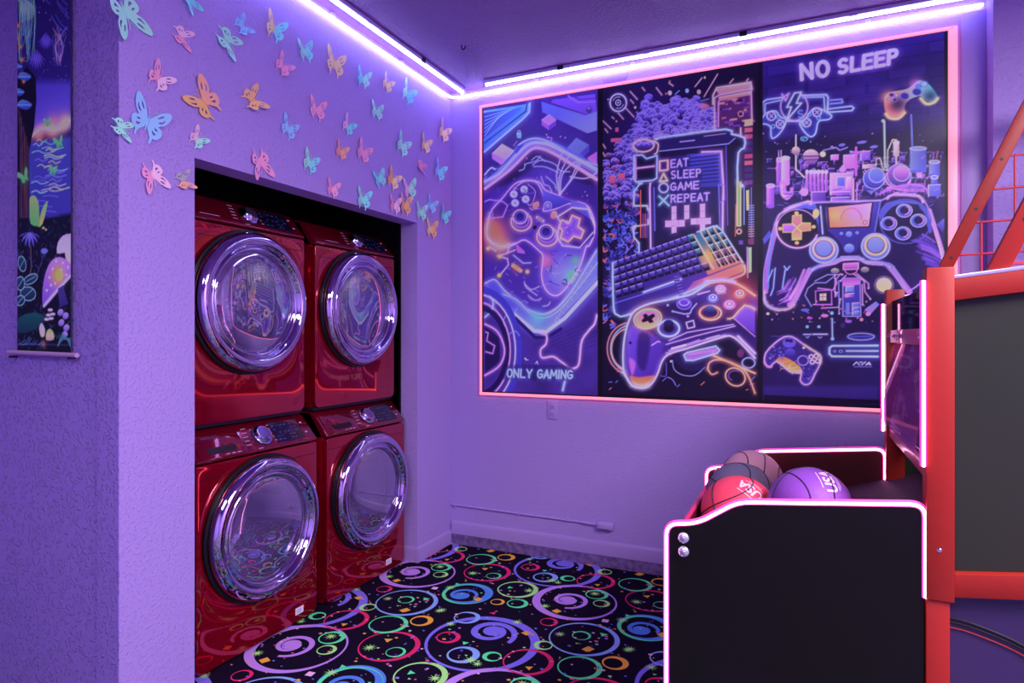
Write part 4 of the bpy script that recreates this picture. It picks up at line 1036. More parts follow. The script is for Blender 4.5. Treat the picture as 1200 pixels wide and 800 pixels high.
# ------------------------------------------------------------------ poster 2: clouds, screen, keyboard, controller
def poster_two():
    C = Canvas(-1.100, -0.205, FZ0+0.012, FZ1-0.012, 0.0035, YP-0.007, 0.0049, (22,12,48))
    a = crop(700, 80, 5.716); b = crop(700, 210, 6.153); c = crop(700, 320, 5.332); rs = random.Random(8)
    C.halo((760,150), 60, (60,34,130), 0.7); C.halo((730,330), 40, (44,24,96), 0.6)
    # swirl beds: left column and cloud pile
    for k in range(420):
        x = rs.uniform(708, 752); y = rs.uniform(215, 385)
        if x > 747-(0 if y < 300 else (y-300)*0.35): continue
        cc = rs.choice([(70,84,190),(92,110,220),(54,54,150),(120,110,230),(60,40,130),(30,20,80),(190,80,130),(230,110,110)] if rs.random() < .6 else [(70,84,190),(40,34,120),(100,120,225)])
        an = rs.uniform(0, PI); L = rs.uniform(2.5, 6)
        C.stroke([(x,y),(x+L*math.cos(an),y+L*math.sin(an)),(x+L*1.3*math.cos(an+0.9),y+L*1.3*math.sin(an+0.9))], rs.uniform(1.0,2.6), cc, sm=3)
    top = [(735,190),(742,160),(748,140),(755,122),(759,112),(764,118),(770,120),(778,128),(784,118),(790,116),(800,116),(808,122),(814,108),(820,122),(828,126),(836,130),(840,148)]
    pts = []
    for k in range(430):
        x = rs.uniform(728, 842)
        yt = np.interp(x, [p[0] for p in top], [p[1] for p in top]); y = yt+rs.random()**1.1*(172-yt+(10 if x < 745 else 0))
        if y < 180: pts.append((y, x))
    for k in range(140):
        x = rs.uniform(708, 745); y = rs.uniform(150+(742-x)*1.1, 235); pts.append((y, x))
    for (y, x) in sorted(pts):
        r = rs.uniform(2.2, 5.0); m = (y-110)/90; lav = rs.random()
        ca = (104+30*lav, 92+26*lav, 205+30*lav) if x > 745 else (70+30*lav, 74, 180)
        if x < 725 and rs.random() < 0.3: ca = (190,90,140)
        C.fill(C.ell((x,y), r, r*0.95, n=12), ca, (40,30,116))
        C.stroke(C.ell((x,y), r, r, n=7, a0=190, a1=330), 0.9, (170,150,255), a=0.85)
    for (u, v, w_, h_) in ((80,725,40,46),(138,705,46,42),(90,470,70,24),(120,400,22,26)): C.fill(a(u,v,u+w_,v-5,u+w_,v+h_,u,v+h_), (240,120,130), (190,80,150)); 
    # comet streaks and dots
    for l in (a(220,155,268,208),a(222,210,243,235),a(192,268,245,325),a(140,300,175,340),a(300,128,318,150),a(395,130,432,178),a(480,98,508,118),a(700,65,655,122),a(805,40,715,190),a(910,72,888,98),a(30,345,92,405),a(98,325,112,338),a(52,405,70,430),a(35,505,55,535),a(38,565,52,590),a(1010,70,1000,85)): C.stroke(l, 0.9, (255,170,170), 1.5, 0.4)
    for (u, v, r, cc) in ((486,165,2.4,(255,210,190)),(601,150,2.2,(150,200,255)),(680,158,2.4,(255,190,170)),(254,262,1.4,YL),(460,170,1.0,OR),(720,62,1.2,YL),(485,88,1.0,OR),(128,355,1.2,OR),(72,208,0.9,PK),(265,295,1.0,LB)): C.disc(c1(a,u,v), r, r*1.2, cc)
    C.stroke(a(520,175,548,150), 1.0, SK); C.stroke(a(690,220,745,205), 1.6, (90,110,220)); C.halo(c1(a,718,250), 5, (255,130,130), 0.7)
    # round badge: plain disc with a hub
    C.ring(c1(a,140,230), 9.6, 10.2, 1.5, (236,246,255), glow=3, ga=0.4); C.ring(c1(a,140,230), 3.0, 3.2, 1.0, (220,240,255)); C.disc(c1(a,140,230), 1.1, col=(236,246,255)); C.stroke(C.ell(c1(a,140,230), 6.3, 6.7, n=8, a0=200, a1=290), 0.8, (190,210,255)); C.stroke(C.ell(c1(a,140,230), 6.3, 6.7, n=8, a0=20, a1=110), 0.8, (190,210,255))
    # lit machine top right
    C.fill(a(800,130,1030,92,1040,400,1045,800,960,800,950,470,800,400), (70,30,90), (50,26,80))
    C.fill(a(815,195,1030,150,1032,345,830,380), (90,44,110))
    for k in range(34):
        u, v = rs.uniform(815,1010), rs.uniform(200,380); w_ = rs.uniform(12,50)
        C.fill(a(u,v,u+w_,v-w_*0.14,u+w_,v+rs.uniform(4,14),u,v+12), rs.choice([(150,80,170),(226,120,150),(255,160,140),(110,70,180),(60,30,90),(30,14,54)]))
    C.fill(a(790,140,1030,92,1035,140,820,182), (255,170,150), (240,130,150)); C.fill(a(812,190,1030,150,1030,178,812,222), (255,200,160), (230,110,140))
    C.stroke(a(775,240,775,180,800,130,1028,92,1036,140), 1.6, (255,190,170), 3, 0.5); C.stroke(a(785,400,785,200,812,180,1030,140,1036,345), 1.3, (255,160,190), 2.5, 0.5); C.stroke(a(810,390,812,222), 1.2, PK, 2)
    C.fill(a(985,345,1042,335,1042,380,985,390), (255,190,150)); C.ring(c1(a,960,305), 3, 3, 0.9, (255,160,150))
    for k in range(9): C.fill(a(985,400+k*44,1040,396+k*44,1040,425+k*44,985,430+k*44), rs.choice([(190,80,130),(120,60,150),(230,110,130),(70,40,120)])); 
    C.stroke(a(960,400,962,535), 1.6, (255,180,160), 2)
    # phone / screen
    C.fill(a(395,480,870,410,985,465,985,540,940,580,940,800)+b(940,430,380,520)+a(385,560), (26,16,66))
    C.stroke(a(400,475,430,462,860,408,900,440,985,465,982,535,945,565,940,760,975,790)+b(1045,40), 2.4, (150,190,255), 4, 0.5, sm=2)
    C.fill(a(390,490,870,430,920,470,880,505,410,555), (40,30,104)); C.stroke(a(415,555,880,505,920,470), 1.2, (150,150,250))
    C.stroke(a(555,492,650,482), 1.4, (170,160,240)); C.stroke(a(715,455,860,437), 0.8, (190,150,220))
    C.fill(a(390,600,830,555,845,800)+b(905,430,385,480), (44,36,118), (26,18,72)); C.fill(a(600,575,830,560,835,790,600,800), (80,80,200), (60,60,170))
    for k in range(8): C.stroke(a(605,605+k*24,815,580+k*25), 1.2, (34,26,96))
    C.stroke(a(700,560,830,556,845,800)+b(905,170,903,420), 2.2, (214,150,255), 4, 0.55); C.stroke(a(355,770)+b(378,60,380,200,385,500), 2.2, (200,150,255), 4, 0.5); C.stroke(b(408,60,415,370), 1.4, (110,110,230)); C.stroke(b(875,40,885,350), 1.2, (120,120,230)); C.stroke(a(862,520,868,800)+b(940,330), 1.0, (110,90,200))
    C.stroke(b(890,40,915,35,918,150,890,165), 1.0, (160,120,240)); C.stroke(b(370,210,375,320), 1.4, (190,140,250))
    # lettering on the screen
    for (u0, v0, u1, v1) in ((480,595,620,670),(480,680,700,750),(480,760,690,810)): C.fill(a(u0,v0,u1,v0-14,u1,v1-10,u0,v1), (34,26,100), a=0.85, soft=3)
    C.stroke(a(418,622,472,616,472,680,418,686), 2.2, (255,170,160), 3, 0.6, closed=True, gcol=(255,90,110)); C.stroke(a(443,705,470,752,418,758), 2.0, YL, 3, 0.6, closed=True, gcol=(230,200,90))
    C.ring(c1(b,478,62), 5.4, 5.4, 1.5, (170,190,255), glow=2.5, ga=0.6); C.stroke(b(445,122,515,188), 1.7, MI, 3, 0.6); C.stroke(b(512,116,448,184), 1.7, MI, 3, 0.6)
    T = dict(w=1.5, col=(196,176,255), glow=2.6, ga=0.55, gcol=(110,80,255))
    C.text('EAT', c1(a,493,664), c1(a,608,652), (0,-8.6), gap=0.4, **T); C.text('SLEEP', c1(a,495,738), c1(a,692,724), (0,-8.6), gap=0.4, **T)
    C.text('GAME', c1(b,530,80), c1(b,732,66), (0,-8.4), gap=0.4, **T); C.text('REPEAT', c1(b,530,166), c1(b,806,150), (0,-8.4), gap=0.4, **T)
    # pink blocks
    for (u0, v0, u1, v1) in ((537,198,568,388),(490,300,628,344),(628,190,662,288),(742,180,776,372),(676,284,816,326)):
        C.fill(b(u0,v0,u1,v0-5,u1,v1-5,u0,v1), (255,170,225)); C.stroke(b(u0,v0,u1,v0-5,u1,v1-5,u0,v1), 0.4, (255,150,220), 5, 0.30, closed=True)
    for (u0, v0, u1, v1) in ((537,244,568,240),(537,292,568,290),(537,336,568,334),(585,296,585,340),(742,232,776,228),(742,280,776,276),(628,232,662,228),(720,282,720,326)): C.stroke(b(u0,v0,u1,v1), 0.5, (190,100,190))
    # mug-shaped outline at the left of the screen
    C.ring(c1(a,310,518), 12.2, 7.2, 1.7, (255,200,170), glow=3, ga=0.5, gcol=(255,130,90), rot=-4); C.stroke(a(385,490,408,510,400,560,385,575), 1.6, (255,190,170), 2.5, sm=3)
    C.fill(a(245,585,400,580,400,745,248,755), (22,14,58)); C.stroke(a(245,585,300,580,330,605,400,585,398,735,370,750,260,760,245,740), 2.0, (140,180,255), 3.5, 0.55, closed=True); C.stroke(a(262,670,380,655), 2.0, PK, 2.5, 0.5); C.stroke(a(255,600,258,740), 1.6, (214,140,255), 2)
    # circuitry at left
    C.stroke(a(275,770,300,770)+b(300,40,265,90,262,190,360,190,365,220), 1.8, (150,190,255), 3, 0.5); C.stroke(b(262,192,355,194,365,220), 1.0, (230,250,170)); C.stroke(b(258,355,270,340,365,325,362,290), 1.4, (220,240,180), 2.5); C.stroke(b(258,350,265,420,300,460,300,540,290,640), 2.0, (150,180,255), 3, 0.5)
    for (u, cc) in ((312,(255,130,110)),(330,(160,90,200)),(345,(220,110,120)),(358,(120,80,200))): C.stroke(b(u,80 if u == 312 else 250,u,420), 1.0, cc)
    # meters at right
    C.stroke(b(1008,10,1008,335,1032,335,1034,20), 1.2, (220,245,150), 2.5, 0.5, gcol=(140,240,120)); C.stroke(b(1020,30,1020,325), 1.6, (150,220,130)); C.stroke(b(1058,50,1058,325), 1.2, (130,150,220)); C.fill(b(1072,80,1095,75,1095,220,1075,225), (225,235,150))
    for k in range(14): C.stroke(b(1092,190+k*17,1128,188+k*17), 0.9, (255,180,170) if k > 8 else (160,170,240))
    C.stroke(b(1110,60,1112,420), 1.0, (120,130,230)); C.ring(c1(b,1022,376), 2.6, 2.6, 1.1, (255,170,140), glow=2); C.stroke(b(1000,180,995,410), 1.0, (250,110,120))
    C.fill(b(1088,490,1112,490,1112,670,1090,675), (170,245,160)); C.stroke(b(1080,490,1084,710), 1.4, (190,140,220)); C.fill(b(1020,440,1050,440,1052,470,1020,470), (110,80,190)); C.fill(b(1085,430,1130,420,1130,470,1090,470), (120,60,110))
    # keyboard
    TL, TR, BR, BL = (717,309), (843,264), (873,312), (722,357)
    bl = lambda u, v: tuple((TL[i]*(1-u)+TR[i]*u)*(1-v)+(BL[i]*(1-u)+BR[i]*u)*v for i in (0, 1))
    C.fill([bl(-0.01,-0.04), bl(1.0,-0.02), bl(1.01,1.0), (869,322), (732,370), (720,362)], (52,40,130), (96,60,170), ((720,340),(870,300)))
    C.fill([bl(0.70,0.02), bl(1.0,0), bl(1.0,0.9), bl(0.72,0.95)], (60,130,160), (250,140,100), ((830,275),(850,322)), a=0.9)
    C.halo(bl(0.80,0.55), 10, (255,190,90), 0.8); C.fill([bl(0.60,1.0), bl(1.0,0.92), (871,318), (800,346)], (190,90,160), (255,160,110), ((790,345),(870,315)), a=0.9)
    for r in range(5):
        for k in range(17):
            u0 = 0.005+k*0.0585; v0 = 0.0+r*0.175
            if k in (13,) or (k == 12 and r == 3): continue
            if r == 4 and 3 < k < 9: continue
            tl = k/17; base = (46,36,110) if k < 12 else ((40,66,96) if r < 3 else (70,40,90)); topc = (120,104,230) if k < 12 else ((110,190,210) if r < 3 else (200,120,170))
            q = [bl(u0,v0), bl(u0+0.050,v0), bl(u0+0.050,v0+0.150), bl(u0,v0+0.150)]
            C.fill(q, (20,12,48)); q2 = [bl(u0+0.004,v0-0.02), bl(u0+0.044,v0-0.02), bl(u0+0.044,v0+0.085), bl(u0+0.004,v0+0.085)]
            C.fill(q2, topc, base); C.stroke(q2[:2], 0.7, (190,180,255) if k < 12 else (170,240,240))
    for u in (0.76, 0.825, 0.885, 0.945): C.stroke([bl(u,0.0), bl(u+0.02,0.85)], 0.9, (250,220,140), 1.5)
    C.stroke([bl(0.22,0.90), bl(0.52,0.86)], 2.0, (160,200,255), 2.5, 0.5)
    C.stroke([(718,308),(719,360),(724,369),(732,370),(757,361),(800,345)], 2.4, (140,190,255), 4, 0.55, sm=3); C.stroke([(721,355),(790,333)], 1.2, (110,110,230))
    C.stroke([(872,311),(873,318),(868,323),(845,331)], 2.4, (255,190,120), 4, 0.6, sm=3, gcol=(255,130,80)); C.stroke(b(720,380,800,350,860,340,920,400,1050,600), 1.2, (160,220,230), 1.5, sm=3)
    # cable between
    for k in range(7): C.stroke(c(478+k*6,30+k*18,505+k*6,24+k*18), 1.5, (60,44,130)); C.stroke(c(480+k*6,24+k*18,506+k*6,18+k*18), 0.7, (150,120,230))
    # big controller
    for (u, v, rx, ry, cc) in ((200,470,26,30,(255,120,120)),(205,470,23,27,(120,170,250)),(195,475,20,24,(255,150,120))): C.ring(c1(c,u,v), rx, ry, 1.1, cc, glow=2)
    body = c(165,620,160,520,170,400,200,290,240,230,330,190,450,165,520,150,600,125,690,65,780,50,880,70,985,140,985,530,900,440,840,395,780,400,560,470,440,510,400,560,380,620,340,690,280,718,215,700)
    C.fill(body, (36,20,82), (86,50,160), c(500,150,400,600), sm=3)
    C.halo(c1(c,900,110), 22, (190,70,90), 0.75); C.halo(c1(c,985,200), 14, (150,80,190), 0.7); C.halo(c1(c,620,130), 18, (110,70,200), 0.5)
    C.fill(c(215,320,400,420,410,470,350,640,230,640,190,540), (120,84,226), (80,50,170), c(200,400,400,560), sm=3, a=0.9, soft=3); C.fill(c(260,380,330,400,300,600,250,560), (46,28,110), sm=3, a=0.8, soft=4); C.fill(c(200,530,240,560,220,640,205,600), (226,130,230), a=0.7, sm=3, soft=3)
    C.fill(c(205,640,260,650,360,640,330,690,280,706,225,690), (240,110,90), (255,170,110), sm=3, soft=2)
    C.fill(c(850,270,930,200,985,210,985,380,880,310), (150,100,225), (100,64,190)); C.stroke(c(815,285,850,275,920,200,985,225), 1.6, (255,180,120), 3, 0.5, sm=2); C.stroke(c(850,280,985,395), 1.0, (200,150,250))
    C.stroke(c(880,395,985,500), 3.0, (170,140,250), 3, sm=2)
    C.stroke(body[0:10]+body[-4:][::-1][:0], 2.4, (170,190,255), 5, 0.6, sm=3); C.stroke(c(215,700,280,718,340,690,380,620,400,560,440,510,560,470,780,400,840,395,900,440,985,530), 2.2, (196,170,255), 4, 0.55, sm=3)
    C.stroke(c(690,65,780,50,880,70,985,140), 2.2, (255,170,110), 4, 0.6, sm=3, gcol=(255,120,70)); C.stroke(c(165,620,215,700,280,716,320,705), 2.6, (200,220,255), 4, 0.6, sm=3)
    C.stroke(c(680,50,780,42,860,55), 3.2, (180,150,250), 2, sm=3); C.stroke(c(540,130,680,65), 2.0, (140,190,255), 3)
    for l in (c(430,445,620,390,860,330), c(450,420,560,370,850,320), c(430,500,620,430,800,385)): C.stroke(l, 1.2, (170,140,250), 2, 0.3)
    C.fill(c(440,480,640,410,640,430,560,455,460,500), (180,150,250), a=0.9); C.stroke(c(465,470,550,448), 2.2, (214,200,255)); C.stroke(c(680,410,760,388), 1.6, (180,170,255))
    # d-pad disc, sticks, buttons
    C.halo(c1(c,315,285), 16, (250,150,80), 0.7); C.disc(c1(c,315,285), 14.6, 10.4, (200,110,200), (230,190,130), rot=-12); C.ring(c1(c,315,285), 16.2, 11.4, 1.5, (255,200,140), rot=-12, glow=2.5); C.ring(c1(c,312,280), 13.0, 9.0, 0.8, (120,230,150), rot=-12)
    C.fill(c(285,260,305,252,318,268,350,252,362,268,340,285,352,305,328,312,315,298,285,308,275,295,292,280), (28,12,50))
    C.ring(c1(c,446,345), 12.4, 9.4, 2.6, (150,190,255), glow=4, ga=0.5); C.ring(c1(c,446,345), 9.5, 6.6, 1.0, (90,80,200)); C.disc(c1(c,446,342), 5.4, 5.0, (24,12,54)); C.disc(c1(c,446,315), 6.0, 4.6, (60,40,130), (28,16,66))
    C.ring(c1(c,706,248), 12.8, 8.4, 1.8, (255,190,130), glow=4, ga=0.6, gcol=(255,120,70)); C.ring(c1(c,700,244), 10.5, 7.2, 1.2, (255,150,110)); C.disc(c1(c,702,226), 6.0, 4.6, (90,110,200), (36,22,80))
    for (u, v, rx, cc, c2) in ((770,98,7.0,(255,190,220),(200,90,180)),(890,128,7.4,(255,160,130),(190,70,90)),(722,155,7.0,(130,150,255),(70,60,190)),(826,195,7.8,(255,150,210),(170,70,170))):
        C.halo(c1(c,u,v), rx*1.5, cc, 0.4); C.disc(c1(c,u,v), rx, rx*0.78, c2, cc); C.ring(c1(c,u,v-4), rx*0.6, rx*0.46, 1.1, (255,220,235)); C.disc(c1(c,u,v-5), rx*0.25, rx*0.2, (255,240,240))
    C.disc(c1(c,542,190), 9.6, 7.2, (120,90,220), (80,50,180)); C.ring(c1(c,542,182), 5.5, 3.8, 1.0, (190,190,255)); C.ring(c1(c,542,195), 8.2, 5.8, 0.9, (150,130,240))
    C.stroke(c(555,308,600,295,608,335,565,345), 1.1, (190,180,255), 1.5, closed=True); C.stroke(c(470,238,545,255,580,250,590,225,620,190), 1.0, (150,170,255), 1.5); C.disc(c1(c,470,238), 1.4, col=LB); C.disc(c1(c,566,268), 1.6, col=(190,150,255)); C.disc(c1(c,440,200), 1.6, col=(170,160,255)); C.stroke(c(628,132,700,112), 1.6, (230,180,230)); C.stroke(c(750,130,800,122), 1.4, (230,140,180))
    C.disc(c1(c,206,435), 1.6, col=(30,16,70)); C.stroke(c(340,450,380,425,390,430), 1.4, (220,170,255))
    # under the controller
    C.fill(c(470,520,540,490,780,470,740,580,640,610,540,600), (36,24,86), sm=3, soft=3); C.fill(c(540,510,560,495,740,455,765,480,750,500,600,545,555,545), (130,90,220), (160,110,230), edge=(150,190,255), ew=1.6, glow=4, ga=0.5)
    for k in range(10): C.stroke(c(570+k*17,500+rs.uniform(-4,10)-k*3,582+k*17,515-k*3,590+k*17,500-k*3), 0.7, (230,150,230))
    C.stroke(c(470,545,480,600,530,635,600,640,650,610), 0.9, LB, sm=3); C.stroke(c(430,560,430,640,395,640), 1.0, (100,90,200), sm=3); C.disc(c1(c,460,550), 1.4, col=LV); C.stroke(c(440,650,470,665,490,700), 1.1, (120,130,230), sm=3)
    C.stroke(c(725,515,800,545,880,580,985,625), 2.2, (255,150,110), 4, 0.5, sm=3); C.stroke(c(690,600,700,560,750,540,840,560,930,620,985,750), 1.8, (255,140,100), 3.5, 0.5, sm=4); C.stroke(c(690,600,715,632,750,620), 1.6, (255,140,100), 3, sm=3)
    C.ring(c1(c,862,648), 12, 10, 1.5, (255,150,120), glow=3, rot=30); C.stroke(C.ell(c1(c,862,640), 8, 6, n=8, a0=120, a1=300), 1.0, (120,90,190)); C.ring(c1(c,945,560), 7.5, 6.0, 1.4, (120,140,230), glow=2); C.disc(c1(c,895,500), 4, 5, (110,50,120))
    for k in range(26):
        u, v = rs.uniform(40,960), rs.uniform(600,740)
        if 170 < u < 400 or (680 < u < 940 and v < 700): continue
        cc = rs.choice([(255,150,120),(120,140,240),(230,120,160)]); L = rs.uniform(10,26); C.stroke(c(u,v,u+L,v-L*rs.choice([0.9,0.9,-0.7,0.1])), 0.9, cc, a=0.9)
    C.c[:, :8] = np.array((14,8,24))/255; C.c[:, -4:] = np.array((16,10,28))/255; C.c[:5] *= 0.5
    return C
# ------------------------------------------------------------------ poster 3: NO SLEEP, parts city, big controller
def poster_three():
    C = Canvas(-0.205, FX1-0.026, FZ0+0.012, FZ1-0.012, 0.0035, YP-0.007, 0.0043, (46,30,110))
    a = crop(885, 50, 4.443); b = crop(885, 210, 4.704); c = crop(885, 340, 5.713); rs = random.Random(21)
    n = C.noise(6, 4); C.c *= (0.72+0.55*n)[..., None]
    zz = (C.z-C.z[0])/(C.z[-1]-C.z[0]); C.c *= (0.80+0.25*np.clip((zz-0.45)*2.2, 0, 1))[:, None, None]
    # brick courses of the drawn wall
    for r in range(9):
        v0 = 130+r*56
        C.stroke(a(35,v0,995,v0-148+r*6), 0.8, (32,18,84), a=0.8)
        for k in range(5):
            u = 60+k*210+(105 if r % 2 else 0); vv = v0-148*(u/1000)
            C.stroke(a(u,vv,u,vv+54), 0.7, (32,18,84), a=0.7)
            if rs.random() < 0.4: C.fill(a(u+6,vv+4,u+196,vv-24,u+196,vv+22,u+6,vv+50), (72,50,150), a=0.35)
    C.fill(a(30,520,1000,420,1000,800,30,800)+b(40,620)[::-1], (26,14,66), a=0.80, soft=14)
    C.fill(c(55,100,830,100,830,300,55,300), (26,14,66), a=0.7, soft=10)
    C.fill(c(58,640,830,640,830,735,58,705), (66,48,150), a=0.6, soft=5); C.stroke(c(55,285,820,285), 0.7, (20,10,50)); C.stroke(c(55,198,500,198), 0.8, (20,10,50)); C.fill(c(58,700,830,735,830,760,58,760), (20,10,50))
    # NO SLEEP
    C.text('NO', c1(a,240,192), c1(a,383,170), (-0.9,-17), 4.4, (238,206,255), 6, 0.55, gap=0.42, gcol=(170,120,255)); C.text('SLEEP', c1(a,432,160), c1(a,738,104), (0.6,-15.5), 4.2, (238,206,255), 6, 0.55, gap=0.36, gcol=(170,120,255))
    # VS sign with two small pads
    G = dict(glow=4, ga=0.5, gcol=(90,130,255)); NB = (150,196,255)
    C.stroke(a(36,360,38,310,60,296,140,285), 2.0, NB, **G); C.stroke(a(225,275,370,270,380,285,376,360), 2.0, NB, **G); C.stroke(a(50,365,52,318,130,300), 1.4, NB, **G); C.stroke(a(250,285,358,282,362,350), 1.4, NB, **G); C.stroke(a(165,408,240,408), 2.0, NB, **G)
    C.stroke(C.ell(c1(a,203,332), 16, 16.5, n=20, a0=-60, a1=245), 1.4, (170,150,255), glow=2.5)
    C.stroke(a(140,268,158,302,175,265), 1.8, (190,140,255), 2.5, 0.5); C.text('S', c1(a,222,390), c1(a,250,386), (0,-8), 1.5, (120,150,255), 2)
    bolt = a(205,262,238,258,215,315,240,315,165,402,188,335,165,335); C.fill(bolt, (40,30,110)); C.stroke(bolt, 1.7, (200,250,250), 3, 0.6, closed=True, gcol=(120,220,240))
    for (f, pts) in ((a,(36,395,60,365,105,355,130,385,160,400,150,440,120,480,92,498,82,480,80,440,60,425,36,420)), (a,(232,418,262,395,300,345,340,345,385,370,398,385,380,400,330,410,315,470,290,490,262,470,240,440))):
        C.fill(f(*pts), (60,70,190), a=0.6); C.stroke(f(*pts), 1.7, NB, closed=True, sm=3, **G)
    for (u, v, r) in ((84,382,5),(130,424,4.6),(322,362,5),(268,416,4.8)): C.ring(c1(a,u,v), r, r, 1.1, (200,220,255), glow=2); C.stroke(a(u-9,v-9,u+9,v+9), 0.9, (220,200,255)); C.stroke(a(u+9,v-9,u-9,v+9), 0.9, (220,200,255))
    for (u, v) in ((93,436),(122,388),(245,420),(330,392),(280,375)): C.ring(c1(a,u,v), 2, 2, 0.9, NB)
    C.stroke(a(385,300,450,295,455,312,390,318), 2.4, (90,110,220), 2); C.stroke(a(380,345,500,330,514,340,505,353,380,362), 1.8, NB, **G)
    C.ring(c1(a,255,500), 4, 2.4, 1.0, (110,190,230)); C.stroke(a(240,492,250,504,262,492,272,500), 0.9, (110,190,230))
    # rainbow pad
    pad = a(672,290,690,262,730,252,790,240,825,215,850,196,890,205,930,245,950,285,930,312,890,300,862,278,830,285,800,300,778,330,780,372,745,392,700,385,675,350)
    C.fill(pad, (255,150,140), (90,210,210), a(690,330,930,230), sm=3); C.halo(c1(a,740,320), 10, (40,20,80), 0.85); C.halo(c1(a,910,280), 8, (30,24,80), 0.7); C.halo(c1(a,835,215), 8, (230,160,230), 0.7); C.halo(c1(a,690,280), 8, (255,180,150), 0.8)
    C.stroke(a(680,370,700,392,745,395,778,365), 3.0, (255,190,110), 2.5, sm=3); C.stroke(a(862,290,890,318,930,312,950,290), 2.8, (230,250,120), 2.5, sm=3)
    for (u, v, r, cc) in ((778,278,5,(60,50,150)),(842,256,5.2,(50,60,150)),(710,272,2.6,(60,30,100)),(736,274,2.2,(255,200,120)),(698,294,2.2,(230,170,120)),(728,298,2.4,(40,30,110)),(850,228,3.4,(80,160,220)),(880,215,4,(150,220,230))): C.disc(c1(a,u,v), r, r*0.8, cc); C.ring(c1(a,u,v), r, r*0.8, 0.7, (120,120,220))
    # parts city
    def blk(f, u0, v0, u1, v1, top=(236,170,240), bot=(110,70,190), e=(250,200,255)): C.fill(f(u0,v0,u1,v0-2,u1,v1,u0,v1), top, bot, f(u0,v0,u1,v1)); C.stroke(f(u0,v1,u0,v0,u1,v0-2), 0.7, e)
    def cyl(f, u0, v0, u1, v1, ca, cb):
        C.fill(f(u0,v0,u1,v0,u1,v1,u0,v1), ca, cb, f(u0,v0,u1,v0)); m = (u0+u1)/2; C.fill(C.ell(c1(f,m,v0), (u1-u0)/2/4.5, 2.2), ca, edge=(220,220,255), ew=0.7); C.fill(C.ell(c1(f,m,v1), (u1-u0)/2/4.5, 2.2), cb)
    C.fill(a(55,640,520,640,900,600,970,640,970,800,45,800), (40,22,92), a=0.7, soft=6)
    for k in range(120):
        u, v = rs.uniform(60,960), rs.uniform(590,790); w_ = rs.uniform(8,34); h_ = rs.uniform(8,30)
        cc = rs.choice([(150,90,210),(200,130,230),(90,70,190),(120,110,225),(60,44,140),(236,170,240)]); C.fill(a(u,v,u+w_,v,u+w_,v+h_,u,v+h_), cc, (60,40,140)); C.stroke(a(u,v+h_,u,v,u+w_,v), 0.6, (220,170,250), a=0.7)
    for k in range(70):
        u, v = rs.uniform(60,960), rs.uniform(560,790); L = rs.uniform(20,60); s_ = rs.choice([-1,1]); C.stroke(a(u,v,u+L,v,u+L+15*s_,v+15,u+L+15*s_,v+40), 0.7, rs.choice([LB,(200,130,240),(110,100,220)]), a=0.8)
    cyl(a,110,610,140,735,(214,150,240),(150,90,215)); cyl(a,135,600,180,735,(245,214,200),(226,140,220)); C.stroke(a(150,740,155,775,185,790,190,760), 4, (190,120,230), sm=3); C.stroke(b(150,20,152,75,175,100,195,80), 6, (220,140,235), sm=3); C.stroke(b(147,30,150,80,172,104), 1.2, (250,200,255), sm=3)
    C.stroke(a(212,480,212,660,230,675,255,700), 1.6, (230,210,190)); C.disc(c1(a,212,562), 5, 5, (236,222,190), (150,110,160)); C.stroke(a(122,570,122,600), 1, LV); C.stroke(a(135,560,135,595), 1, LV)
    C.disc(c1(a,290,592), 9.5, 8.5, (240,214,200), (130,80,170)); C.stroke(a(250,592,330,590), 1.2, (80,50,130)); C.stroke(a(255,610,326,608), 1.0, (80,50,130)); C.disc(c1(a,352,580), 3.6, 3.6, (220,210,180)); C.stroke(a(355,560,420,545,440,560,480,545), 1.4, (150,140,220))
    for k in range(6): cyl(a, 262+k*20, 672, 278+k*20, 770, (240,180,240), (170,100,215))
    blk(a,390,680,510,790,(230,180,250),(150,100,220)); blk(a,425,700,465,745,(120,140,250),(90,90,220)); blk(a,475,700,500,760,(250,200,250),(190,120,230)); blk(a,460,585,530,655,(240,150,230),(210,110,220)); blk(a,550,565,600,612,(190,130,240),(110,70,200)); blk(a,395,585,435,610,(240,160,230),(200,110,220)); C.stroke(a(525,545,525,690), 2.4, (200,110,220)); C.stroke(a(500,570,550,570), 2.4, (200,110,220)); C.disc(c1(a,455,660), 4, 3.5, (214,150,235))
    blk(a,560,635,630,655,(240,225,200),(160,110,190)); C.stroke(a(630,640,630,605,650,600,665,660,688,665,690,560,715,505,735,505), 1.2, (225,225,170)); C.stroke(a(672,410,676,650), 2.0, (170,230,180)); C.disc(c1(a,666,407), 2, col=(170,255,170)); cyl(a,718,520,750,585,(240,230,200),(214,180,190)); C.stroke(a(735,590,735,640), 1.6, (240,220,210))
    for (u, v, r, ca, cb) in ((618,708,12.5,(110,130,245),(60,50,170)),(632,690,9,(130,150,250),(90,100,220)),(750,690,14,(190,120,230),(60,40,140)),(762,680,9.5,(240,170,240),(120,60,180))): C.disc(c1(a,u,v), r, r*0.95, ca, cb); C.ring(c1(a,u,v), r, r*0.95, 0.9, (180,180,255))
    C.stroke(C.ell(c1(a,745,700), 15, 13, n=12, a0=20, a1=200), 1.6, (220,150,240))
    cyl(a,805,550,892,670,(140,160,250),(90,100,215)); C.stroke(a(812,375,818,540), 1.6, (110,130,220)); C.fill(a(840,675,870,675,868,705,845,705), (214,150,235)); cyl(a,905,620,962,690,(150,170,255),(90,90,210)); cyl(a,915,700,952,740,(120,130,235),(80,76,200)); blk(a,902,740,966,800,(120,140,240),(80,80,200)); C.stroke(a(925,605,930,575), 1.4, (150,110,200)); C.stroke(a(945,600,950,565), 1.2, (220,110,160))
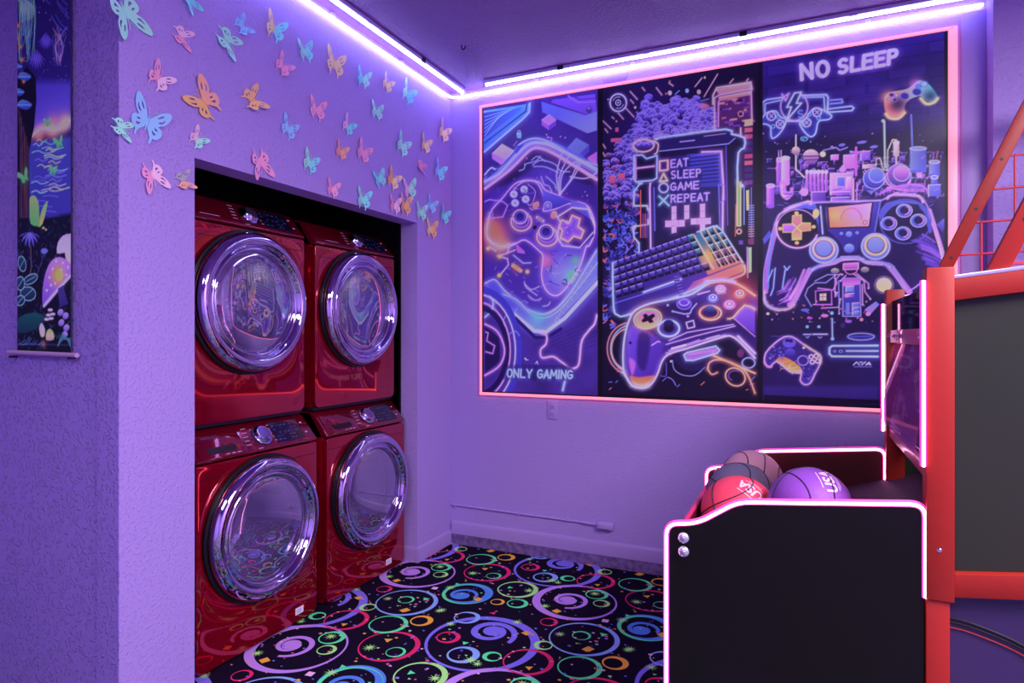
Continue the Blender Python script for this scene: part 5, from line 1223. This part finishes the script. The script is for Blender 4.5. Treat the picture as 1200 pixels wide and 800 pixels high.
    for k in range(6): C.stroke(a(640+k*10,790-k*8,760,740+k*6,880,735+k*8), 1.1, rs.choice([(214,130,240),(150,110,230)]), sm=3)
    for k in range(46): C.disc(c1(a,rs.uniform(40,990),rs.uniform(470,620)), rs.uniform(0.4,1.1), col=rs.choice([LV,SK,PK,LB]), a=0.8)
    for (u, v, w_) in ((452,532,4),(555,518,6),(618,542,5)): C.fill(C.ell(c1(a,u,v), w_, 1.8, -8), rs.choice([(214,130,220),(120,120,220)]))
    for k in range(70):
        u, v = rs.uniform(45,1045), rs.uniform(60,150); 
        if 160 < u < 920 and v > 130: continue
        L = rs.uniform(15,50); C.stroke(b(u,v,u+L,v+rs.uniform(-12,12)), 0.8, rs.choice([(120,110,225),(200,120,230),(80,60,170)]), a=0.8)
    cyl(b,62,35,105,150,(230,150,235),(150,90,215)); C.disc(c1(b,270,70), 5, 5, (226,150,235)); blk(b,310,70,388,130,(140,90,210),(80,50,160)); blk(b,418,70,520,88,(190,120,230),(120,80,200)); blk(b,418,100,520,122,(170,110,225),(100,70,190)); C.stroke(b(540,0,540,130), 2.2, (240,160,190)); C.stroke(b(560,20,560,120), 1.2, (190,140,240)); C.fill(b(612,60,660,60,640,85), (110,120,230)); C.stroke(b(690,80,780,40,900,30,950,60), 2, (190,110,225), sm=3)
    C.fill(b(1000,250,1040,215,1060,260,1030,290), (110,110,220), (70,60,170)); C.fill(b(40,330,80,280,90,310,50,360), (90,90,200))
    # board under the pad
    C.fill(b(270,620,350,520,500,440,720,480,830,620,700,780,400,780), (28,16,74), sm=3)
    for l in (b(310,700,275,640,290,600,330,570,390,570,440,530), b(330,560,400,525,480,525), b(345,600,430,610,450,570,440,545), b(470,520,440,560,440,620), b(540,520,600,560,605,620,635,660), b(560,520,625,575,625,600), b(365,710,460,705,470,660), b(320,690,420,690), b(590,580,592,690), b(460,560,463,740), b(500,530,470,560)):
        C.stroke(l, 0.9, rs.choice([(190,110,230),(120,120,235),(214,130,235)]), 1.2)
        C.disc(l[-1], 1.1, col=(230,180,255))
    C.stroke(b(332,615,420,610,422,690,335,690), 1.2, (190,110,230), closed=True); C.fill(b(355,630,392,628,392,668,355,668), (245,225,180)); C.stroke(b(372,630,372,668), 0.7, (160,90,150)); C.stroke(b(355,648,392,648), 0.7, (160,90,150)); blk(b,440,625,455,648)
    C.fill(b(483,545,578,545,582,755,483,755), (66,60,170)); C.stroke(b(483,545,578,545,582,755,483,755), 1.2, (150,150,250), closed=True); C.fill(b(483,548,578,546,575,580,483,590), (170,90,200), (230,140,230)); blk(b,500,590,545,620,(140,170,255),(100,120,240)); blk(b,500,630,545,650); C.disc(c1(b,503,640), 2.6, col=(236,140,200)); C.fill(b(500,680,520,680,520,745,500,745), (120,130,240))
    for k in range(3): blk(b,535,682+k*24,572,700+k*24,(130,150,250),(100,110,230))
    C.halo(c1(b,710,582), 14, (150,120,190), 0.4); C.disc(c1(b,710,582), 9.4, 8.6, (240,236,190), (220,214,150)); C.ring(c1(b,710,582), 11, 10, 0.6, (160,140,190))
    C.fill(b(605,715,665,672,685,690,630,750), (120,140,245), (190,120,230)); C.disc(c1(b,622,742), 3, 2.4, (250,150,220))
    # big pad
    L_ = b(160,170,215,140,310,130,420,125,690,118,760,85,900,95,950,150,990,260,1030,400,1050,520,1040,555,960,560,920,565,840,620,790,560,740,490,700,460,600,450,560,435,480,435,430,460,360,475,310,510,270,580,220,680,180,712,110,715,55,680,45,620,50,500,75,380,110,240)
    C.fill(L_, (30,16,76), (44,26,104), sm=2)
    C.fill(b(190,160,300,128,340,150,350,290,320,170,230,165), (96,110,226), a=0.9, sm=2); C.fill(b(680,200,720,130,830,115,930,140,975,250,960,300,900,140,760,150,700,220), (100,110,225), a=0.85, sm=2)
    for k in range(46):
        t_ = rs.random(); u = 860+t_*120+rs.uniform(-30,20); v = 290+t_*200+rs.uniform(-20,30); C.stroke(b(u,v,u+60,v+24,u+110,v+60), rs.uniform(0.7,1.8), rs.choice([(96,70,200),(70,50,160),(150,100,226)]), sm=3, a=0.8)
    for k in range(40):
        u = rs.uniform(120,190); v = rs.uniform(600,690); C.stroke(b(u,v,u+30,v-16,u+62,v-66), rs.uniform(0.7,1.6), rs.choice([(214,140,240),(150,90,220),(236,170,250),(90,60,180)]), sm=3, a=0.55)
    C.stroke(b(300,500,260,580,215,670,190,690), 6, (210,140,245), sm=3, a=0.85); C.stroke(b(270,500,235,580,190,660), 3, (240,180,255), sm=3, a=0.7); C.stroke(b(120,260,80,420,62,560,60,620), 5, (190,110,240), sm=3, a=0.9); C.stroke(b(105,300,75,450,70,600), 2.4, (110,140,250), sm=3)
    C.stroke(b(960,170,1000,300,1035,420,1048,520), 4, (226,150,240), sm=3); C.stroke(b(1010,340,1045,470), 2.0, (255,220,150)); C.stroke(b(740,480,790,540,850,620), 6, (200,120,235), sm=3, a=0.9); C.stroke(b(700,460,760,480,830,600), 2.0, (150,150,250), sm=3)
    C.stroke(b(48,620,55,680,110,716,180,714,215,690), 2.6, (255,190,130), 3, 0.5, sm=3); C.stroke(b(48,640,70,700,130,722), 2.0, (140,170,255), 2, sm=3)
    C.stroke(b(110,250,130,200,165,175,250,135), 2.0, (240,170,220), 2, sm=3); C.stroke(b(165,165,290,122,305,135), 2.6, (226,140,235), 2, sm=2); C.stroke(b(730,105,760,85,900,92,925,125), 2.6, (230,150,240), 2, sm=2); C.stroke(b(310,130,420,124,690,116), 1.4, (140,130,245), 2)
    C.stroke(b(310,500,350,480,430,460,470,440,580,437,610,455,700,462,745,485), 4.5, (110,120,240), 3, 0.4, sm=3); C.stroke(b(360,480,440,466,480,448,570,444,620,466,700,472), 1.4, (200,150,250), sm=3)
    for l in (b(110,490,100,600,85,640), b(160,480,175,500,190,480), b(165,500,150,600), b(70,560,95,500)): C.stroke(l, 1.4, (110,150,250), 1.5)
    # screen plate
    C.fill(b(385,150,690,125,660,290,580,340,560,400,490,405,470,350,400,280), (70,64,176), (52,42,140)); C.stroke(b(360,150,372,300), 1.6, (140,170,255), 2); C.stroke(b(690,125,660,285), 1.4, (110,120,230))
    C.fill(b(398,152,648,126,630,262,408,270), (255,140,110), (240,180,220), b(420,230,640,140)); C.halo(c1(b,560,170), 12, (236,150,230), 0.8); C.halo(c1(b,440,200), 9, (255,190,120), 0.7); C.stroke(C.ell(c1(b,530,220), 12, 13, n=14, a0=180, a1=360), 0.9, (230,110,130)); C.ring(c1(b,606,238), 2.6, 2.4, 0.8, (220,90,130)); C.stroke(b(398,152,648,126,630,262,408,270), 1.4, (30,16,70), closed=True)
    for (u, v, r) in ((475,300,2.2),(517,303,3.8),(562,296,2.2),(518,380,6)): C.disc(c1(b,u,v), r, r*0.9, (150,180,255), (90,100,225))
    C.stroke(b(475,430,570,428), 3.0, (150,150,250)); C.fill(b(486,465,570,460,568,495,486,498), (236,130,210), (150,80,190)); C.stroke(b(486,465,570,460,568,495,486,498), 1.0, (255,170,220), closed=True); C.stroke(C.ell(c1(b,528,500), 7, 5, n=10, a0=0, a1=180), 1.0, (230,130,220)); C.disc(c1(b,440,505), 5, 3.4, (190,190,170), (110,90,140)); C.disc(c1(b,605,498), 5, 3.4, (190,190,170), (110,90,140))
    # d-pad
    C.disc(c1(b,232,272), 24.5, 22.6, (26,12,58)); C.stroke(C.ell(c1(b,232,272), 24.4, 22.6, n=22, a0=20, a1=200), 1.8, (240,150,230), 2.5); C.stroke(C.ell(c1(b,232,272), 24, 22.4, n=12, a0=200, a1=330), 1.0, (200,160,255)); C.fill(C.ell(c1(b,335,188), 4, 5.4, 10), (255,190,130), (240,220,140))
    for (q, ca, cb) in (((205,200,255,195,256,240,230,264,204,240),(255,150,140),(240,120,150)),((152,248,204,245,228,266,204,292,152,292),(200,130,240),(160,100,230)),((258,240,304,240,306,282,256,286,232,266),(255,170,130),(255,140,130)),((204,296,230,270,256,290,255,332,204,334),(255,130,130),(250,190,130))):
        C.fill(b(*q), ca, cb); C.stroke(b(*q), 0.9, (255,210,130), closed=True)
    for (u, v) in ((228,186),(138,272),(322,262),(230,350)): C.disc(c1(b,u,v), 2.6, 2.2, (255,190,120))
    for (u, v, cc) in ((378,385,(255,150,160)),(664,365,(255,180,110))):
        C.disc(c1(b,u,v+5), 17, 15.5, (80,90,210), (100,120,235)); C.ring(c1(b,u,v+5), 16.5, 15, 1.4, (150,170,255), glow=2); C.disc(c1(b,u,v), 13, 12, (60,40,120)); C.ring(c1(b,u,v-2), 12, 11, 2.2, cc, glow=2); C.ring(c1(b,u,v-2), 12.8, 11.8, 0.8, (255,235,170)); C.disc(c1(b,u,v-4), 9.6, 9, (140,160,250), (120,136,240))
    C.ring(c1(b,828,232), 30, 26, 1.2, (90,90,200)); C.disc(c1(b,828,236), 25, 22, (34,20,84))
    for (u, v) in ((822,170),(737,240),(900,225),(815,295)):
        C.disc(c1(b,u,v+3), 9.4, 7.8, (110,140,250), (80,90,215)); C.disc(c1(b,u,v), 5.4, 4.6, (38,22,92)); C.ring(c1(b,u,v+3), 9.2, 7.6, 0.9, (190,190,255)); C.stroke(C.ell(c1(b,u,v), 6.0, 5.0, n=10, a0=-60, a1=80), 1.2, (240,150,240))
    # bottom: dots, small pad, console, small word
    for k in range(50):
        u, v = rs.uniform(60,800), rs.uniform(60,215); C.disc(c1(c,u,v), rs.uniform(0.4,1.2), col=rs.choice([LV,PK,LB,OR]), a=0.8)
    for (u, v, w_, h_, cc) in ((335,132,5,1.8,(96,110,220)),(365,186,3.4,1.6,(180,90,200)),(465,170,4.5,2,(236,130,200)),(625,208,4,2,(150,100,210)),(712,196,2.2,2,(255,150,190)),(85,157,2,1.6,(255,210,170)),(348,244,2,1.8,SK),(426,244,2,1.8,SK),(513,153,2.2,2.2,SK),(587,235,3,3,(60,40,120))): C.fill(C.ell(c1(c,u,v), w_, h_), cc)
    C.stroke(c(515,190,517,318), 1.2, (140,180,255), 2); C.disc(c1(c,517,325), 2.2, 2, (150,190,255)); C.stroke(c(325,295,372,295), 1.2, LB, 2); C.stroke(c(388,294,482,294), 1.5, LB, 2); C.stroke(c(340,310,350,318,360,310), 1.0, LB); C.stroke(c(422,312,435,320,446,312), 1.0, LB); C.stroke(c(110,308,230,308), 0.8, (80,60,170))
    C.stroke(C.ell(c1(c,708,310), 15.5, 4.0, n=24), 1.1, (120,130,240), 2, closed=True); C.stroke(c(640,310,772,308), 2.0, (80,80,200))
    C.stroke(c(820,370,515,372,498,385,496,425,515,442,820,444), 2.6, (140,180,255), 5, 0.55, gcol=(90,120,255)); C.stroke(c(612,406,820,406), 2.2, (130,160,255), 3, 0.4); C.ring(c1(c,533,408), 1.5, 1.2, 0.7, LB); C.ring(c1(c,573,408), 2.2, 1.3, 0.8, LB)
    for l in (c(658,500,678,480,698,500), c(700,482,716,482), c(712,500,738,480), c(742,500,762,482,772,500), c(748,494,770,494)): C.stroke(l, 1.2, (190,190,250))
    C.stroke(c(664,512,780,512), 0.9, (110,110,200))
    pad = c(62,480,70,420,130,355,195,312,250,312,300,345,370,395,432,430,440,480,400,560,370,620,330,632,300,600,310,540,250,555,200,520,140,475,100,515,75,505)
    C.fill(pad, (52,32,120), (70,50,160), sm=2); C.fill(c(140,470,170,445,220,455,300,510,312,560,240,550,190,515), (255,130,90), (255,180,110), sm=2)
    for k in range(12): C.stroke(c(rs.uniform(160,300),rs.uniform(460,540),rs.uniform(160,300),rs.uniform(460,540)), 0.6, (255,220,150), a=0.6)
    for k in range(24): C.disc(c1(c,rs.uniform(90,200),rs.uniform(380,460)), rs.uniform(0.5,1.6), col=rs.choice([(100,110,225),(40,26,96),(150,120,235)]), a=0.8); C.disc(c1(c,rs.uniform(320,400),rs.uniform(500,600)), rs.uniform(0.5,1.4), col=rs.choice([(100,110,225),(40,26,96)]), a=0.8)
    C.stroke(pad, 1.4, (214,150,250), 2.5, 0.5, closed=True, sm=2); C.stroke(c(330,365,400,410,435,440,436,490), 1.4, (255,180,140), 2, sm=2); C.stroke(c(62,480,80,508,110,512), 2.2, (226,150,230), sm=2)
    C.disc(c1(c,228,350), 8, 6, (110,90,215)); C.disc(c1(c,215,335), 2.6, 2, (40,24,96)); C.disc(c1(c,238,338), 2.6, 2, (40,24,96)); C.disc(c1(c,233,418), 6.4, 5, (100,90,220), (60,40,150)); C.ring(c1(c,320,470), 6.2, 5.6, 1.2, (170,150,250)); C.disc(c1(c,325,385), 1.6, 1.4, (220,240,150))
    for (u, v) in ((375,445),(408,440),(382,480),(418,474)): C.ring(c1(c,u,v), 2.4, 2.2, 1.1, (255,210,225), glow=1.5)
    C.stroke(L_, 1.3, (150,120,245), 2, 0.3, closed=True, sm=2)
    C.c[:, :4] = np.array((18,10,36))/255; C.c[:, -3:] = np.array((20,10,40))/255; C.c[:5] *= 0.6
    return C
# ------------------------------------------------------------------ tapestry: night garden
def tapestry_art(x0, x1, z0, z1, Y):
    C = Canvas(x0, x1, z0, z1, 0.0031, Y, 0.0031, (40,24,104)); t1 = crop(0, 0, 3.81); t2 = crop(0, 200, 3.478); rs = random.Random(4)
    n = C.noise(12, 9); C.c *= (0.6+0.8*n)[..., None]
    C.fill([(18,-60),(86,-60),(86,95),(18,110)], (30,16,76), (44,26,112), soft=10, a=0.85)
    for k in range(90): C.disc((rs.uniform(22,84), rs.uniform(-50,100)), rs.uniform(0.3,0.6), col=rs.choice([LV,LB,(255,200,230)]), a=0.8)
    C.fill([(36,95),(84,95),(84,150),(36,158)], (70,52,170), (110,80,200), soft=10); C.halo((62,150), 16, (255,140,130), 0.8); C.halo((76,144), 12, (255,170,120), 0.8); C.halo((46,158), 12, (255,130,120), 0.8); C.stroke([(36,160),(50,150),(66,152),(84,140)], 5, (255,160,120), 6, 0.5, sm=4)
    C.fill([(34,168),(84,160),(84,300),(34,300)], (66,60,160), (60,44,150), soft=4)
    for k in range(22):
        y = 165+k*2.9+rs.uniform(-1,1); x = rs.uniform(36,60); L = rs.uniform(10,26); C.stroke([(x,y),(x+L*0.3,y-2),(x+L*0.6,y+1),(x+L,y-1.5)], rs.uniform(0.6,1.5), rs.choice([(200,220,150),(150,240,190),(255,190,140),(120,110,220),(160,230,220)]), sm=3, a=0.85)
    for k in range(10): y = 212+k*6; x = rs.uniform(36,60); C.stroke([(x,y),(x+8,y-1),(x+18,y+0.5)], 0.7, (130,120,230), sm=3, a=0.7)
    # trunk, hanging flowers and leaves
    C.fill([(20,95),(42,90),(40,150),(34,180),(34,260),(20,270)], (18,10,40), sm=2)
    for k in range(9): C.stroke([(22+k*1.5,125+k*6),(24+k*1.2,180),(23+k*1.3,255)], 0.8, rs.choice([(120,70,110),(70,44,100),(160,90,90)]), sm=2, a=0.8)
    for k in range(34):
        x0_ = rs.uniform(20,40); C.stroke([(x0_,rs.uniform(-60,5)),(x0_+rs.uniform(-2,4),25),(x0_+rs.uniform(-4,4),rs.uniform(40,75))], rs.uniform(0.5,1.0), rs.choice([(120,220,150),(90,110,200),(150,240,170),(70,60,170)]), sm=3, a=0.85)
    for k in range(20): an = math.radians(-100+k*10); C.stroke([(24,9),(24+9*math.cos(an),9+9*math.sin(an)),(24+17*math.cos(an),13+13*math.sin(an))], 0.9, (150,245,170), sm=3, a=0.9)
    for k in range(12): x = rs.uniform(44,80); y = rs.uniform(-55,20); C.stroke([(x,y),(x+6,y+10),(x+14,y+18)], 0.8, (90,80,190), sm=3, a=0.8)
    for (x, y, r) in ((54,42,11),(43,62,13),(60,-30,12)):
        for k in range(8): an = math.radians(30+k*17); C.fill([(x,y-4),(x+r*0.5*math.cos(an)-1.1,y+r*0.7*math.sin(an)),(x+r*math.cos(an)*0.95,y+r*1.5*math.sin(an)),(x+r*0.5*math.cos(an)+1.1,y+r*0.7*math.sin(an))], (130,100,230), (90,64,190), sm=2, edge=(60,40,140), ew=0.5)
    for (x, y) in ((24,55),(21,45),(26,70),(24,88),(22,30),(28,95)): C.disc((x,y), 1.6, 2, (255,140,90)); C.halo((x,y), 4, (255,110,60), 0.6)
    for (x, y, r) in ((29,90,8),(22,108,7),(29,123,9),(22,78,5)): C.fill([(x-r,y),(x-r*0.3,y-r*0.7),(x+r,y-r*0.1),(x+r*0.4,y+r*0.6),(x-r*0.3,y+r*0.5)], (90,120,210), (50,60,160), sm=3); C.stroke([(x-r,y),(x+r*0.8,y)], 0.6, (150,180,240))
    for k in range(18): C.stroke([(60+rs.uniform(0,20),30+rs.uniform(0,12)),(62+rs.uniform(0,14),55),(64+rs.uniform(0,8),68+rs.uniform(0,10))], 0.5, rs.choice([(120,110,220),(255,150,120),(190,150,240)]), sm=3, a=0.7)
    # dark meadow
    C.fill([(20,262),(40,258),(60,254),(84,250),(84,420),(20,420)], (18,14,46), (14,12,36), soft=5)
    for k in range(220):
        x, y = rs.uniform(20,84), rs.uniform(258,412); L = rs.uniform(2,6); an = rs.uniform(-2.4,-0.7); C.stroke([(x,y),(x+L*math.cos(an),y+L*math.sin(an))], rs.uniform(0.4,1.0), rs.choice([(40,60,100),(60,60,140),(30,44,80),(90,80,170),(50,90,110)]), a=0.8)
    # green butterflies
    def bfly(x, y, s, rot=0):
        for sg in (-1, 1):
            q = [(0,0),(0.5*sg,-0.9),(1.0*sg,-1.1),(0.95*sg,-0.3),(0.6*sg,0.1),(0.7*sg,0.6),(0.3*sg,0.8)]; r = math.radians(rot); cs, sn = math.cos(r), math.sin(r)
            C.fill([(x+s*(u*cs-v*sn)*(0.6 if sg > 0 else 1), y+s*(u*sn+v*cs)) for u, v in q], (120,255,120), (80,240,110), sm=2)
        C.halo((x,y), s*1.6, (90,230,120), 0.18)
    bfly(57,144,5,-10); bfly(70,167,6.5,-15); bfly(29,207,8,-25); bfly(63,200,5.5,10)
    C.fill([(44,265),(36,262),(35,245),(35,232),(40,229),(45,236),(46,250),(47,265)], (150,255,110), (90,235,100), sm=2); C.fill([(46,265),(48,250),(52,240),(56,236),(54,248),(50,262)], (120,240,120), (190,220,90), sm=2)
    C.disc((51,267), 1.6, 1.3, (190,240,140)); C.disc((54,269), 1.2, 1.2, (255,200,120))
    # flower, leaves
    for k in range(7): an = math.radians(20+k*24); C.fill([(35,272),(35+7*math.cos(an)-1.4,272+7*math.sin(an)),(35+13*math.cos(an),272+19*math.sin(an)),(35+7*math.cos(an)+1.4,272+7*math.sin(an))], (120,100,220), (90,70,190), sm=2)
    C.stroke([(36,288),(37,312),(34,330)], 1.2, (120,80,110)); C.disc((52,294), 4, 3.4, (110,100,200)); C.stroke([(52,298),(44,320)], 0.8, (90,60,140))
    for (x, y, rx, ry, ro) in ((26,309,4.5,9,-10),(36,327,9,5,-30),(33,344,9,8,20),(24,332,5,8,0),(24,352,5,6,20)): C.fill(C.ell((x,y), rx, ry, ro), (40,60,96), (24,34,70)); C.stroke(C.ell((x,y), rx, ry, ro), 1.0, (170,200,230), closed=True, a=0.8); C.stroke([(x-rx*0.6,y+ry*0.6),(x+rx*0.6,y-ry*0.6)], 0.6, (130,170,210))
    C.fill([(22,372),(40,366),(54,372),(44,384),(30,390),(21,388)], (26,70,86), (20,44,70), sm=2)
    # mushrooms
    C.fill([(67,297),(68,284),(74,276),(81,274),(84,276),(84,300),(76,296)], (200,140,230), (236,170,220), sm=2); C.fill([(76,296),(84,298),(84,312),(78,308)], (250,180,170), (240,140,190)); C.disc((72,283), 1.2, 1.4, (255,220,230)); C.disc((78,280), 1.2, 1.4, (255,220,230))
    C.fill([(50,358),(50,338),(54,318),(60,306),(68,301),(78,304),(84,312),(84,320),(72,336),(60,352),(52,360)], (170,110,220), (120,70,190), sm=2); C.halo((68,322), 13, (255,150,60), 0.95); C.halo((70,322), 6, (255,220,110), 0.8); C.stroke([(52,358),(62,346),(74,333),(84,322)], 2.4, (230,220,255), 2, sm=2)
    for (x, y) in ((62,315),(66,306),(74,308),(80,313),(58,325),(65,332),(72,316),(78,322),(60,334),(55,340)): C.disc((x,y), 1.3, 1.5, (255,240,210))
    C.fill([(68,338),(74,334),(80,356),(70,360)], (70,50,130), (50,34,110))
    for (x, y) in ((59,363),(57,369),(62,368),(60,373),(55,374)): C.fill(C.ell((x,y), 3, 1.8), (250,190,210), (200,130,190))
    for (x, y) in ((71,366),(77,370),(72,378),(78,384),(76,392)): C.fill(C.ell((x,y), 3.4, 4.2, 20), (170,130,220), (110,80,180))
    C.fill([(48,394),(46,384),(49,378),(53,386),(52,394)], (230,140,190), (250,200,160), sm=2); C.fill([(54,398),(55,388),(59,385),(63,390),(63,398)], (150,220,110), (230,120,160), sm=2); C.halo((51,403), 5, (255,140,110), 0.6)
    for k in range(14): C.stroke([(68,405),(74,398-k*0.6),(84,396+k)], 0.7, (70,110,140), sm=2, a=0.7)
    for k in range(10): C.stroke([(22+k*3,404),(30+k*2.4,398+rs.uniform(-3,5))], 0.9, rs.choice([(90,110,190),(60,80,150)]), a=0.8)
    C.stroke([(20,403),(84,404)], 0.6, (110,110,190), a=0.6)
    return C

M_poster = mat_attr('poster_print', 0.32, 0.4); M_cloth = mat_attr('tapestry_print', 0.75, 0.2, bump=[(700, 0.15, 2, 'noise')])
M_pback = mat('poster_board', (16,10,26), 0.5)
GP = (1.75, 1.8, 1.5)
for (fn, x0, x1, lab) in ((poster_one, FX0+0.0095, -1.1005, 'gaming poster of a glowing controller in a lit tray reading ONLY GAMING'),
                          (poster_two, -1.0995, -0.2055, 'gaming poster of keyboard and controller reading EAT SLEEP GAME REPEAT'),
                          (poster_three, -0.2045, FX1-0.0195, 'gaming poster of a large controller and circuit city reading NO SLEEP')):
    t = thing('poster', ((x0+x1)/2, YB-0.01, FZ0+0.0095), lab, 'poster', 'gaming posters inside the LED border')
    build('backing_board', MB().box(x0, x1, YP-0.0065, YB-0.002, FZ0+0.009, FZ1-0.009), M_pback, t, smooth=0)
    fn().mesh('print', M_poster, t, YP-0.007, GP)
tx0, tx1 = onY(20.5, 300, YT-0.012).x, onY(83, 300, YT-0.012).x
tz0, tz1 = onY(50, 414, YT-0.012).z, 2.74
t = thing('tapestry', ((tx0+tx1)/2, YT-0.01, tz0), 'narrow hanging tapestry of mushrooms and green butterflies at night', 'tapestry')
tapestry_art(tx0, tx1, tz0, tz1, YT-0.012).mesh('cloth', M_cloth, t, YT-0.0125, (2.3, 3.2, 2.0))
build('hem', MB().box(tx0, tx1, YT-0.0120, YT-0.0105, tz0, tz1), mat('tapestry_back', (60,50,90), 0.8), t, smooth=0)
M_wood = mat('lilac_dowel', (190,150,200), 0.5)
ym = YT-0.018
d_ = build('dowel', MB().tube([(tx0-0.045, ym, tz0+0.003), (tx1+0.045, ym, tz0-0.004)], 0.0085, 10), M_wood, t)
build('dowel', MB().tube([(tx0-0.045, ym, tz1), (tx1+0.045, ym, tz1)], 0.0085, 10), M_wood, t)
for x in (tx0-0.02, tx1+0.012): build('nail', MB().tube([(x, YT-0.003, tz0-0.014), (x, YT-0.03, tz0-0.014)], 0.004, 6), M_black, t)
build('hanging_cord', MB().tube([(tx0-0.03, ym, tz1), ((tx0+tx1)/2, YT-0.006, tz1+0.14), (tx1+0.03, ym, tz1)], 0.0022, 5), M_wood, t)
